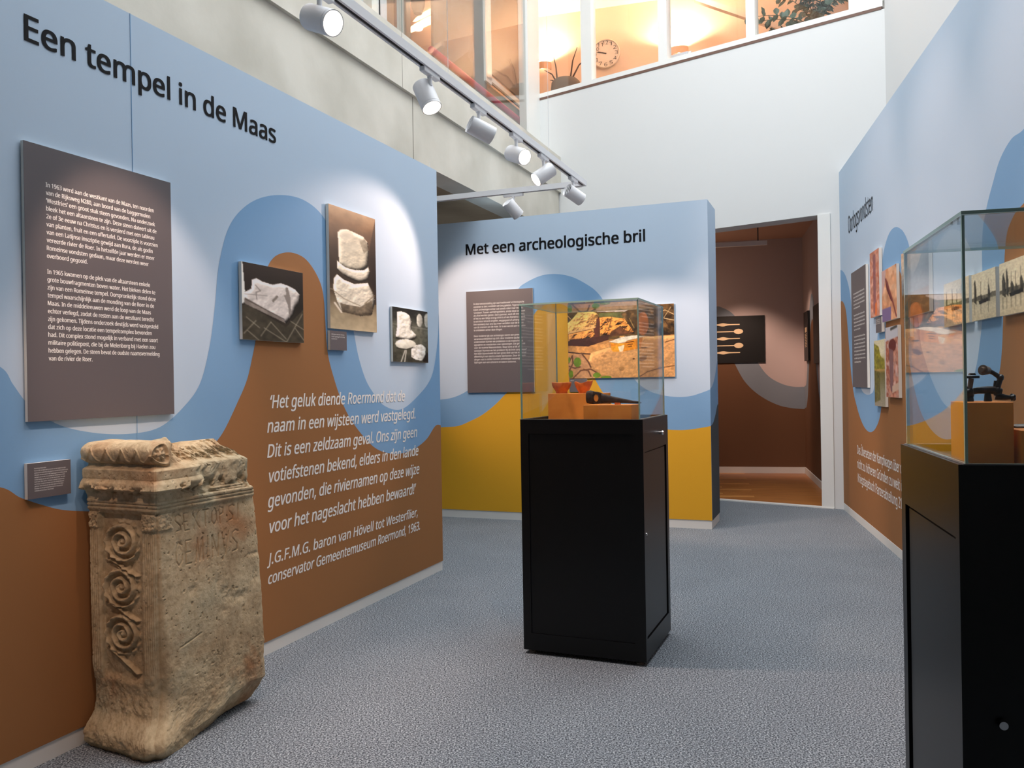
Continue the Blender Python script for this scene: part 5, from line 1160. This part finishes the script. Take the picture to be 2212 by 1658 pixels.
# ------------------------------------------------------------------ stone altar
def altar():
    az = 24.6
    o = Vector((-1.405, 3.288, 0))
    fr = Frame((o.x, o.y), az)
    NL, NF, NR, NB, NZ = 190, 280, 44, 44, 560
    D = 0.372; HTOP = 1.236
    sL = np.linspace(1, 0, NL, endpoint=False); sF = np.linspace(0, 1, NF, endpoint=False); sR = np.linspace(0, 1, NR, endpoint=False); sB = np.linspace(1, 0, NB, endpoint=False)
    face = np.concatenate([np.zeros(NL), np.ones(NF), np.full(NR, 2), np.full(NB, 3)])
    s = np.concatenate([sL, sF, sR, sB]); n = len(s)
    t = np.linspace(0, 1, NZ)
    S, Tt = np.meshgrid(s, t); FA = np.meshgrid(face, t)[0]
    x_rel = np.where(FA == 0, 0, np.where(FA == 1, S, np.where(FA == 2, 1, S))); y_rel = np.where(FA == 0, S, np.where(FA == 1, 0, np.where(FA == 2, S, 1)))
    sm = lambda a, b, v: (lambda q: q * q * (3 - 2 * q))(np.clip((v - a) / (b - a), 0, 1))
    # top surface height, rounded and broken towards the right
    top = HTOP - 0.018 * sm(0.18, 0.32, x_rel) - 0.012 * np.sin(np.clip((x_rel - .3) * 4.5, 0, 3.1)) + 0.018 * sm(.55, .8, x_rel) - 0.085 * sm(0.88, 1.0, x_rel) ** 1.5
    top = top + 0.010 * (fnoise(x_rel * 9, y_rel * 6 + 3, 21) - 0.5) * sm(.2, .35, x_rel)
    bot = 0.02 * sm(0.55, 0.95, x_rel)
    Z = bot + (top - bot) * Tt
    W = np.interp(Z, [0, .08, .25, .49, .725, .85, .98, 1.03, 1.13, 1.17, 1.2, 1.3], [.632, .644, .626, .614, .592, .581, .558, .53, .532, .50, .45, .42]) + .010 * (fnoise(Z * 14, Z * 0, 55) - .5)
    # moulding profile shared by both carved faces (outward offset by height)
    zz = [0.0, .955, .962, .966, .973, .976, .979, .987, .990, .994, 1.003, 1.006, 1.020, 1.040, 1.047, 1.052, 1.075, 1.090, 1.094, 1.128, 1.133, 1.140, 1.150, 1.156, 1.40]
    oo = [0.0, .0, .006, .010, .010, .005, .010, .013, .007, .013, .014, .010, .010, .020, .045, .052, .042, .030, .031, .031, .020, .006, .0, .0, .0]
    moul = np.interp(Z, zz, oo)
    nz = lambda sc, sd, a=0: fnoise((x_rel - y_rel * .7 + a + 1) * sc, Z * sc * 1.6, sd)
    off = np.zeros_like(Z)
    # ---- left face (x outward = -x)
    L_ = (FA == 0)
    ls = S  # 0 at the front corner, 1 at the back
    offL = moul.copy()
    # roll with overlapping leaves on top
    roll = np.sqrt(np.clip(1 - ((Z - 1.196) / 0.045) ** 2, 0, 1)) * 0.038
    offL = np.where(Z > 1.151, roll, offL)
    ph = (ls * D / 0.082 + 0.15) % 1.0
    arc = 1.215 - 0.055 * (1 - np.abs(2 * ph - 1) ** 1.7)
    dst = np.abs(Z - arc); offL += 0.0055 * np.exp(-(dst / .0035) ** 2) * (Z > 1.155) - 0.003 * sm(0, .01, arc - Z) * (Z > 1.152) * (Z < 1.225)
    # framed panel with running scroll
    u = (1 - ls)           # 0 back .. 1 front corner
    panel = sm(.13, .15, u) * (1 - sm(.76, .78, u)) * sm(.26, .31, Z) * (1 - sm(.945, .952, Z))
    offL -= 0.020 * panel
    cap_ = (sm(.0, .02, u) * (1 - sm(.14, .16, u)) + sm(.76, .78, u)) * sm(.885, .89, Z) * (1 - sm(.95, .953, Z))
    offL += cap_ * (0.008 + 0.010 * (nz(60, 5) - .5) * 2)
    pil = (1 - sm(.10, .13, u) + sm(.78, .80, u)) * sm(.3, .34, Z) * (1 - sm(.875, .88, Z)); offL += 0.003 * pil * np.cos(u * D / .011 * 6.28) * .6
    ud = u * D
    for (cu, cz, dr, ph0) in ((.46, .835, 1, .2), (.44, .650, 1, .1), (.45, .462, 1, .0)):
        dx = ud - cu * D; dz = Z - cz; r = np.hypot(dx * .92, dz * 1.08); th = np.arctan2(dz, dx) * dr
        spir = np.cos(2 * math.pi * (r / .033 - th / (2 * math.pi) + ph0))
        fade = 1 - sm(.080, .092, r)
        offL += panel * fade * (.019 * np.clip(spir + .25, 0, 1.1) * sm(.008, .018, r) + .018 * np.exp(-(r / .014) ** 2) + .004 * (nz(70, 9) - .5))
        rr = np.exp(-((r - .084) / .007) ** 2) * (0.5 + .5 * np.cos(th * 14)) * .010; offL += panel * rr
    for (za, zb2, sg) in ((.76, .70, 1), (.585, .52, 1), (.40, .31, 1)):
        q = np.clip((Z - zb2) / (za - zb2), 0, 1); cx = (.26 + .42 * (1 - q)) * D; inside = (Z > zb2) * (Z < za)
        offL += panel * inside * .018 * np.exp(-((ud - cx) / .010) ** 2)
        offL += panel * .009 * inside * np.exp(-((ud - cx + .03) / .007) ** 2)
    offL += -.012 * np.exp(-((Z - .225) / .055) ** 2)
    # ---- front face
    x = S * W
    offF = moul * 1.0
    worn = sm(.36, .50, x_rel + .25 * (nz(7, 3) - .5))          # projecting courses worn away to the right
    offF = np.where((Z > 1.008) & (Z < 1.152), moul * (1 - .9 * worn) - 0.002 * worn + .012 * worn * (nz(16, 31) - .5), offF)
    chip = sm(.12, .25, x_rel) * np.exp(-((Z - 1.048) / .018) ** 2) * sm(.45, .6, nz(20, 8)); offF -= .022 * chip
    chipL = np.exp(-((Z - 1.045) / .014) ** 2) * sm(.4, .6, nz(24, 18, 2)); offL -= .022 * chipL * sm(.1, .2, ls) * (1 - sm(.9, 1, ls))
    fil = sm(.55, .62, x_rel) * (1 - sm(.9, .95, x_rel)); brk = np.exp(-((x_rel - .58) / .05) ** 2) * sm(.975, .985, Z) * (1 - sm(1.01, 1.02, Z)); offF -= .008 * brk
    for k in range(2): offF += .005 * fil * np.exp(-((Z - 1.012 - .012 * k) / .0035) ** 2)
    # broken sloping crown
    crown = sm(1.135, 1.16, Z) * sm(.24, .34, x_rel)
    offF += crown * (-.030 - .035 * sm(1.15, 1.23, Z) + .038 * (nz(22, 41) - .5) + .02 * (nz(50, 42) - .5))
    # rosette end of the roll
    rx = (x_rel * W - .046); rz = (Z - 1.192); rr = np.hypot(rx, rz); ros = (1 - sm(.046, .052, rr)) * (Z > 1.14)
    offF += ros * (.012 + .006 * np.exp(-((rr - .040) / .004) ** 2) - .006 * np.exp(-((rr - .030) / .006) ** 2) + .008 * np.exp(-(rr / .008) ** 2) + .004 * np.cos(np.arctan2(rz, rx) * 6) * np.exp(-((rr - .02) / .008) ** 2))
    # inscription
    LET = {'S': [(1, .9, .7, 1), (.7, 1, .2, .9), (.2, .9, .1, .7), (.1, .7, .8, .35), (.8, .35, .8, .1), (.8, .1, .1, .05)], 'E': [(0, 0, 0, 1), (0, 1, .7, 1), (0, .5, .55, .5), (0, 0, .7, 0)], 'X': [(0, 0, .9, 1), (0, 1, .9, 0)], 'T': [(.45, 0, .45, 1), (0, 1, .9, 1)], 'O': [(.5, 1, .1, .75), (.1, .75, .1, .25), (.1, .25, .5, 0), (.5, 0, .9, .25), (.9, .25, .9, .75), (.9, .75, .5, 1)], 'P': [(0, 0, 0, 1), (0, 1, .6, .9), (.6, .9, .6, .6), (.6, .6, 0, .5)], 'I': [(.2, 0, .2, 1)], 'G': [(.9, .85, .5, 1), (.5, 1, .1, .7), (.1, .7, .1, .25), (.1, .25, .5, 0), (.5, 0, .9, .2), (.9, .2, .9, .45)], 'M': [(0, 0, .15, 1), (.15, 1, .5, 0), (.5, 0, .85, 1), (.85, 1, 1, 0)], 'N': [(0, 0, 0, 1), (0, 1, .8, 0), (.8, 0, .8, 1)], 'V': [(0, 1, .45, 0), (.45, 0, .9, 1)]}
    ins = np.zeros_like(Z)
    for row, z0, hh, xa, adv in (('SEXTOPSI', .868, .070, .10, .050), ('GEMINVS', .730, .095, .095, .057)):
        cx = xa
        for ch in row:
            wch = .034 * (1.25 if row[0] == 'G' else 1)
            for (ax, ay, bx_, by) in LET[ch]:
                X0, Z0, X1, Z1 = cx + ax * wch, z0 + ay * hh, cx + bx_ * wch, z0 + by * hh
                dx, dz = X1 - X0, Z1 - Z0; q = np.clip(((x - X0) * dx + (Z - Z0) * dz) / (dx * dx + dz * dz), 0, 1)
                d = np.hypot(x - X0 - q * dx, Z - Z0 - q * dz); ins = np.maximum(ins, 1 - np.clip(d / .0045, 0, 1))
            cx += adv * (.62 if ch == 'I' else 1)
    offF -= ins * .0048 * (FA == 1) * (.55 + .9 * nz(12, 61))
    # worn corner pilaster of the front
    capF = (1 - sm(.13, .16, x_rel)) * sm(.885, .89, Z) * (1 - sm(.95, .955, Z)); offF += capF * (.006 + .012 * (nz(60, 6) - .5))
    line = np.exp(-((Z - (.40 + .16 * (x_rel - .18))) / .003) ** 2) * sm(.17, .19, x_rel) * (1 - sm(.36, .38, x_rel)); offF -= .006 * line
    for (cx_, cz_, rx_, rz_, dd) in ((.62, .56, .05, .035, .008), (.74, .53, .09, .02, .008), (.55, .61, .03, .03, .006), (.93, .60, .04, .03, .010), (.6, .49, .03, .02, .006), (.93, .70, .06, .008, .009), (.30, .62, .04, .02, .005), (.20, .80, .03, .05, .006)):
        offF -= dd * np.exp(-((x_rel - cx_) / rx_) ** 2 - ((Z - cz_) / rz_) ** 2) * (1.5 * nz(30, 71))
    pits = sm(.74, .80, nz(44, 51)); offF -= .004 * pits; offL -= .003 * pits
    # undercut broken lower edge
    zr = .03 + .012 * np.sin(x_rel * 9) + .085 * sm(.2, .75, x_rel) + .02 * (nz(9, 81) - .5)
    under = np.clip(zr - Z, 0, 1); offF -= under * .6 * sm(.22, .5, x_rel) + 0.006 * sm(0, .02, under)
    foot = (1 - sm(.02, .36, x_rel)); offF += foot * .050 * (1 - sm(.05, .145, Z)) - .010 * np.exp(-((Z - .19) / .05) ** 2) * foot
    offL += .074 * (1 - sm(.06, .15, Z)) * (1 - .25 * sm(.0, .6, ls)) - .02 * (1 - sm(0, .03, Z))
    offF -= .02 * (1 - sm(0, .03, Z)) * foot
    offR = -.012 + .02 * (nz(6, 91) - .5) - np.clip(zr - Z, 0, 1) * .15
    big = lambda sd: .016 * (fnoise(x_rel * 3 + y_rel * 2.2, Z * 4, 101) - .5) + .005 * (nz(28, sd + 1) - .5) + .0012 * (nz(95, sd + 2) - .5)
    low = 1 + 1.6 * (1 - sm(.1, .4, Z))
    offL = offL + big(101) * low; offF = offF + (big(111) - .0026 * (nz(28, 112) - .5)) * low
    # ragged worn vertical corner between the faces
    cw = .012 + .022 * (1 - sm(.2, .85, Z)) * (.4 + fnoise(Z * 5, Z * 0, 77, 2))
    cw = np.where(Z > .955, .004, cw)
    dist = np.where(FA == 0, S * D, np.where(FA == 1, S * W, 9)); rnd = cw * np.clip(1 - dist / (cw * 2.2 + 1e-6), 0, 1) ** 2
    offL0 = np.where(FA == 0, offL, 0); offF1 = np.where(FA == 1, offF, 0)
    # corner values for mitring
    iC = NL            # first front column = corner
    kk = np.ones(9) / 9
    ga = lambda c_: np.convolve(np.pad(c_, 4, 'edge'), kk, 'valid')
    cornerL = np.where(Z[:, :1] > .95, offL[:, NL - 1:NL], ga(offL[:, NL - 1])[:, None]); cornerF = np.where(Z[:, :1] > .95, offF[:, iC:iC + 1], ga(offF[:, iC])[:, None])
    endF = offF[:, NL + NF - 1:NL + NF]
    X = np.zeros_like(Z); Y = np.zeros_like(Z)
    W0 = W[:, iC:iC + 1] * np.ones_like(Z); WR = np.interp(Z[:, iC:iC + 1], [0, 1.3], [0, 0]) * 0 + (0.488 + 0.10 * (1 - Z / 1.2) + 0.012 * np.sin(Z * 9))
    m = FA == 0; Xl = -(offL - rnd); Yl = S * D - cornerF * (1 - S) + rnd
    m1 = FA == 1; Xf = -cornerL * (1 - S) + S * (W + offR) + rnd; Yf = -(offF - rnd)
    m2 = FA == 2; er = .035 * (np.clip(1 - S / .12, 0, 1)) ** 2
    Xr = W + offR - er * 0; Yr = S * D - endF * (1 - S)
    m3 = FA == 3; Xb = S * W * np.ones_like(Z); Yb = D + .004 * (nz(9, 7) - .5)
    X = np.where(m, Xl, np.where(m1, Xf, np.where(m2, Xr, Xb))); Y = np.where(m, Yl, np.where(m1, Yf, np.where(m2, Yr, Yb)))
    # round the right vertical edge
    k = m1 & (S > .93); Y = np.where(k, Y + .008 * ((S - .93) / .07) ** 2, Y)
    k2 = m2; Y = np.where(k2, np.maximum(Y, Y + .008 * (1 - S)), Y)
    # rounding of the rim at the top
    rt = np.clip((Tt - .975) / .025, 0, 1) ** 2; cxm = W * .5; X = X + (cxm - X) * rt * .05; Y = Y + (D * .5 - Y) * rt * .06
    Zf = Z
    V = np.stack([X, Y, Zf], -1).reshape(-1, 3)
    idx = np.arange(NZ * n).reshape(NZ, n); nxt = np.roll(idx, -1, 1)
    Fq = np.stack([idx[:-1], nxt[:-1], nxt[1:], idx[1:]], -1).reshape(-1, 4)
    verts = V; base_n = len(V)
    # top cap: shrinking rings
    rings = [V[idx[-1]]]; extra = []
    ctr = np.array([.25, D * .5, 0]); tris = []
    prev = idx[-1]; tot = base_n
    for j, f in enumerate((.12, .28, .5, .75, .97)):
        P0 = V[idx[-1]].copy(); P1 = P0 + (ctr - P0) * f; P1[:, 2] = P0[:, 2] + .008 * math.sin(f * 2.6) - .012 * (fnoise(P1[:, 0] * 12 + 5, P1[:, 1] * 12, 33) - .5)
        # the roll stands higher than the middle
        P1[:, 2] -= .020 * sm(.06, .12, P1[:, 0]) * f
        extra.append(P1); cur = np.arange(tot, tot + n); tot += n
        tris.append(np.stack([prev, np.roll(prev, -1), np.roll(cur, -1), cur], -1)); prev = cur
    capc = tot; extra.append(np.array([[.25, D * .5, 1.205]])); tot += 1
    botc = tot; extra.append(np.array([[.27, D * .5, .0]])); tot += 1
    verts = np.concatenate([V] + extra); Fq = np.concatenate([Fq] + tris)
    faces3 = [(int(prev[i]), int(prev[(i + 1) % n]), capc) for i in range(n)] + [(int(idx[0][(i + 1) % n]), int(idx[0][i]), botc) for i in range(n)]
    me = bpy.data.meshes.new('stone_altar')
    nl = Fq.size + 3 * len(faces3)
    me.vertices.add(len(verts)); me.vertices.foreach_set('co', verts.ravel())
    me.loops.add(nl); me.loops.foreach_set('vertex_index', np.concatenate([Fq.ravel(), np.array(faces3).ravel()]))
    me.polygons.add(len(Fq) + len(faces3))
    me.polygons.foreach_set('loop_start', np.concatenate([np.arange(0, Fq.size, 4), Fq.size + 3 * np.arange(len(faces3))]))
    me.polygons.foreach_set('loop_total', np.concatenate([np.full(len(Fq), 4), np.full(len(faces3), 3)]))
    me.update(calc_edges=True); me.shade_smooth()
    # stone material
    m_ = bpy.data.materials.new('weathered_limestone'); m_.use_nodes = True; nt = m_.node_tree; bs = nt.nodes['Principled BSDF']; bs.inputs['Roughness'].default_value = .85; bs.inputs['Specular IOR Level'].default_value = .2
    tc = nt.nodes.new('ShaderNodeTexCoord')
    def N(sc, det=5):
        q = nt.nodes.new('ShaderNodeTexNoise'); q.inputs['Scale'].default_value = sc; q.inputs['Detail'].default_value = det; nt.links.new(tc.outputs['Object'], q.inputs['Vector']); return q
    def R(a, b_, ca, cb):
        q = nt.nodes.new('ShaderNodeValToRGB'); q.color_ramp.elements[0].position = a; q.color_ramp.elements[1].position = b_; q.color_ramp.elements[0].color = ca; q.color_ramp.elements[1].color = cb; return q
    n1 = N(4.5); r1_ = R(.35, .65, s2l((178, 156, 124)), s2l((210, 192, 158))); nt.links.new(n1.outputs['Fac'], r1_.inputs[0])
    n2 = N(3.1, 3); n2.inputs['Distortion'].default_value = .6; r2_ = R(.56, .72, (0, 0, 0, 1), (1, 1, 1, 1)); nt.links.new(n2.outputs['Fac'], r2_.inputs[0])
    mx = nt.nodes.new('ShaderNodeMix'); mx.data_type = 'RGBA'; nt.links.new(r2_.outputs[0], mx.inputs[0]); nt.links.new(r1_.outputs[0], mx.inputs[6]); mx.inputs[7].default_value = s2l((174, 128, 90))
    n3 = N(2.3, 4); r3_ = R(.5, .66, (0, 0, 0, 1), (.75, .75, .75, 1)); nt.links.new(n3.outputs['Fac'], r3_.inputs[0])
    mx2 = nt.nodes.new('ShaderNodeMix'); mx2.data_type = 'RGBA'; nt.links.new(r3_.outputs[0], mx2.inputs[0]); nt.links.new(mx.outputs[2], mx2.inputs[6]); mx2.inputs[7].default_value = s2l((170, 164, 140))
    n4 = N(45, 4); r4_ = R(.3, .6, s2l((216, 212, 204)), (1, 1, 1, 1)); nt.links.new(n4.outputs['Fac'], r4_.inputs[0])
    mx3 = nt.nodes.new('ShaderNodeMix'); mx3.data_type = 'RGBA'; mx3.blend_type = 'MULTIPLY'; mx3.inputs[0].default_value = .8; nt.links.new(mx2.outputs[2], mx3.inputs[6]); nt.links.new(r4_.outputs[0], mx3.inputs[7])
    nt.links.new(mx3.outputs[2], bs.inputs['Base Color'])
    bp_ = nt.nodes.new('ShaderNodeBump'); bp_.inputs['Strength'].default_value = .35; bp_.inputs['Distance'].default_value = .003; n5 = N(160, 5); nt.links.new(n5.outputs['Fac'], bp_.inputs['Height']); nt.links.new(bp_.outputs[0], bs.inputs['Normal'])
    me.materials.append(m_)
    ob = bpy.data.objects.new('stone_altar', me); COL.objects.link(ob); ob.matrix_world = fr.M
    tag(ob, 'broken Roman limestone altar with scroll relief and worn inscription, on the carpet', 'altar stone')
    return ob
altar()

# ------------------------------------------------------------------ things in the upper room
def up_pt(px, py, off): return F_UP.at(px, py, off)
# clock
cu, cz = up_pt(1308, 115, 0.04); R_ = 31.5 * 13.2 / FPX
root = empty('wall_clock', F_UP.M @ Matrix.Translation((cu, 0, cz))); tag(root, 'round white wall clock with numerals in the upper room', 'clock')
b = MB(); b.cyl((0, 0, 0), (0, -0.03, 0), R_ * .97, R_ * .97, 48); b.build('clock_case', 'clock_rim', root, smooth=True)
b = MB(); pr = [(R_ * .9, .030), (R_ * .9, .044), (R_ * .94, .05), (R_, .044), (R_, .0)]
b.loft([[(r * math.cos(a), -yy, r * math.sin(a)) for a in np.linspace(0, 2 * math.pi, 49)[:-1]] for r, yy in pr], caps=False); b.build('rim', 'clock_rim', root, smooth=True)
b = MB(); b.add([(R_ * .91 * math.cos(a), -.031, R_ * .91 * math.sin(a)) for a in np.linspace(0, 2 * math.pi, 49)[:-1]], [tuple(range(48))]); b.build('dial', 'clock_face', root)
ls = []
for k in range(1, 13):
    a = math.pi / 2 - k * math.pi / 6; ww = .05 if k < 10 else .085
    ls.append((str(k), R_ * .74 * math.cos(a) - ww / 2, R_ * .74 * math.sin(a) - .03, R_ * .74 * math.cos(a) + ww / 2 * (0.6 if k == 1 else 1), 0, .056))
ls = [(t, x0, z0, x1, z0, c) for t, x0, z0, x1, _, c in ls]
lettering('numerals', ls, 'clock_ink', root, -.033, bold=0.0, res=2)
for nm, ang_, ln, wd_ in (('hour_hand', 162, .56, .010), ('minute_hand', 166, .62, .006)):
    a = math.radians(ang_); b = MB(); dx, dz = math.cos(a), math.sin(a); px_, pz_ = -dz * wd_, dx * wd_; l0, l1 = -.06 * R_, ln * R_
    b.add([(dx * l0 + px_, -.035, dz * l0 + pz_), (dx * l0 - px_, -.035, dz * l0 - pz_), (dx * l1 - px_ * .6, -.035, dz * l1 - pz_ * .6), (dx * l1 + px_ * .6, -.035, dz * l1 + pz_ * .6)], [(0, 1, 2, 3)]); b.build(nm, 'clock_ink', root)
# uplighter sconces
def sconce(px, py, label, pw):
    u, z = up_pt(px, py, 0.08)
    root = empty('wall_lamp', F_UP.M @ Matrix.Translation((u, 0, z))); tag(root, label, 'wall lamp', 'uplighter wall lamps')
    b = MB(); n_ = 14
    for zz0, zz1 in ((-.055, .055),):
        ring = [(.14 * math.cos(a), -.13 * math.sin(a), 0) for a in np.linspace(0, math.pi, n_)]
        inner = [(.128 * math.cos(a), -.118 * math.sin(a), 0) for a in np.linspace(math.pi, 0, n_)]
        poly = ring + inner; N2 = len(poly)
        b.add([(p_[0], p_[1], zz0) for p_ in poly] + [(p_[0], p_[1], zz1) for p_ in poly], [tuple(range(N2))[::-1], tuple(range(N2, 2 * N2))] + [(i, (i + 1) % N2, (i + 1) % N2 + N2, i + N2) for i in range(N2)])
    b.build('shade', 'sconce', root)
    b = MB(); b.cyl((0, -.06, -.03), (0, -.06, .045), .022, .022, 14); b.build('bulb', 'lens', root, smooth=True)
    ld = bpy.data.lights.new('uplight', 'SPOT'); ld.energy = pw; ld.color = (1.0, .80, .58); ld.spot_size = math.radians(165); ld.spot_blend = .35; ld.shadow_soft_size = .05
    lo = bpy.data.objects.new('uplight', ld); COL.objects.link(lo); lo.parent = root; lo.matrix_local = Matrix.Translation((0, -.11, .075)) @ Vector((0, 0, 1)).to_track_quat('-Z', 'Y').to_matrix().to_4x4()
sconce(1170, 142, 'left half round uplighter lamp on the upper room wall', UPW)
sconce(1466, 108, 'right half round uplighter lamp on the upper room wall', UPW)
pl_ = bpy.data.lights.new('upper_fill', 'POINT'); pl_.energy = 32; pl_.color = (1, .84, .68); pl_.shadow_soft_size = .06  # fill light added to brighten the upper room, no fixture
po = bpy.data.objects.new('upper_lamp', pl_); COL.objects.link(po); po.location = F_UP.w(1.6, -1.4, UC - .35)
# desk along the window carrying the small things
def wpt(px, py, dep): u, z = F_WHITE.at(px, py, -dep); return (u, z)
bx('window_ledge', (ug + .02, uc - .25, .142, .62, 5.30, 5.36), 'white_paint', win)
LZ5 = 5.36
# branching bowl
u, z = wpt(1222, 175, .38); root = empty('branching_bowl', F_WHITE.M @ Matrix.Translation((u, .38, LZ5))); tag(root, 'brown pot with curved bare branches on the upper window ledge', 'vase')
b = MB(); b.lathe([(0, 0), (.11, 0), (.17, .08), (.21, .20), (.20, .29), (.16, .33), (.15, .32), (.185, .27), (.0, .05)], (0, 0, 0), 28); b.build('pot', 'ceramic', root, smooth=True)
for k, (x0, x1, hh) in enumerate(((-.14, -.36, .36), (-.12, -.20, .62), (.10, .20, .66), (.14, .42, .42), (-.17, -.27, .1))):
    b = MB(); b.tube([(x0 * .6, -.02, .22), (x0, -.03, .33), (x0 + (x1 - x0) * .35, -.02, .33 + hh * .35), (x1, 0, .33 + hh * .62)], [.014, .012, .009, .004], 8); b.build('branch', 'stem', root, smooth=True)
b = MB(); b.blob((-.20, 0, .75), .035, .035, .04); b.build('bulb', 'lens', root, smooth=True)
# papers
for k, (pxx, yy, hgt, ang_, lab, mm_) in enumerate(((1462, .30, .27, -12, 'pale blue leaflet leaning in front, on the upper window ledge', 'paper'), (1469, .36, .29, -4, 'white leaflet standing behind the pale blue one', 'paper2'))):
    u, z = wpt(pxx, 110, yy); o = bx('leaflet', (-.12, .12, 0, .012, 0, hgt), mm_, None, F_WHITE.M @ Matrix.Translation((u, yy, LZ5)) @ Matrix.Rotation(math.radians(-14), 4, 'X') @ Matrix.Rotation(math.radians(ang_ * 0), 4, 'Y'))
    tag(o, lab, 'leaflet', 'leaflets on the window ledge')
# plant
u, z = wpt(1757, 40, .40); root = empty('potted_plant', F_WHITE.M @ Matrix.Translation((u, .40, LZ5))); tag(root, 'grey green leafy plant in a pot on the upper window ledge', 'plant')
b = MB(); b.lathe([(0, 0), (.09, 0), (.12, .16), (.13, .17), (.11, .17), (.0, .12)], (0, 0, 0), 24); b.build('pot', 'ceramic', root, smooth=True)
rg = np.random.RandomState(5)
lf = MB(); lf.add([(0, 0, 0), (.03, .008, .03), (.035, .01, .06), (0, 0, .10), (-.035, .01, .06), (-.03, .008, .03), (0, -.006, .05)], [(0, 1, 6), (1, 2, 6), (2, 3, 6), (3, 4, 6), (4, 5, 6), (5, 0, 6)])
lme = None; stems = MB(); cnt = 0
sprays = [(-.62, .30, .52), (-.40, .62, .6), (-.15, .75, .7), (.05, .85, .7), (.25, .75, .7), (.45, .62, .62), (-.50, .12, .3), (.3, .45, .5), (-.25, .45, .5), (.1, .5, .5), (-.75, .42, .6), (.40, .30, .4), (-.05, .35, .35), (.15, .3, .3)]
for si, (dx, dz, ln) in enumerate(sprays):
    dy = (rg.rand() - .5) * .3; pts = []
    for t_ in np.linspace(0, 1, 7): pts.append(Vector((dx * t_ * (.5 + .5 * t_), dy * t_, .14 + dz * math.sin(t_ * 1.4) * .75)))
    stems.tube(pts, [.006 - .0006 * q for q in range(7)], 6)
    for q in range(1, 7):
        for sg in (-1, 1):
            for rep in range(2):
                p_ = pts[q] + Vector((rg.randn() * .012, rg.randn() * .02, rg.randn() * .012)); tdir = (pts[q] - pts[q - 1]).normalized()
                sidev = Vector((-tdir.z, .3 * sg, tdir.x)) * sg; dirv = (tdir * .5 + sidev + Vector((0, rg.randn() * .4, 0))).normalized()
                rot = dirv.to_track_quat('Z', 'Y').to_matrix().to_4x4(); sc_ = .6 + rg.rand() * .55
                if lme is None:
                    o = lf.build('leaf', 'leaf', root); lme = o.data
                    dk = lme.copy(); dk.materials.clear(); dk.materials.append(M['leaf_dark'])
                else:
                    o = bpy.data.objects.new('leaf', dk if (si in (6, 12) or rg.rand() < .12) else lme); COL.objects.link(o); o.parent = root
                o.matrix_local = Matrix.Translation(p_) @ rot @ Matrix.Scale(sc_, 4); cnt += 1
stems.build('stems', 'leaf_dark', root)
# ceiling beam of the upper room
ua_, za_ = F_UP.at(1500, 2, .8); ub_, zb_ = F_UP.at(1700, 70, .8)
b = MB(); b.loft([[(ua_, -.9, za_ - .03), (ua_, -.8, za_ - .03), (ua_, -.8, za_ + .05), (ua_, -.9, za_ + .05)], [(ub_, -.9, zb_ - .03), (ub_, -.8, zb_ - .03), (ub_, -.8, zb_ + .05), (ub_, -.9, zb_ + .05)]])
o = b.build('sloping_rail', 'peach', None, F_UP.M); tag(o, 'pale sloping rail across the right part of the upper room', 'rail')
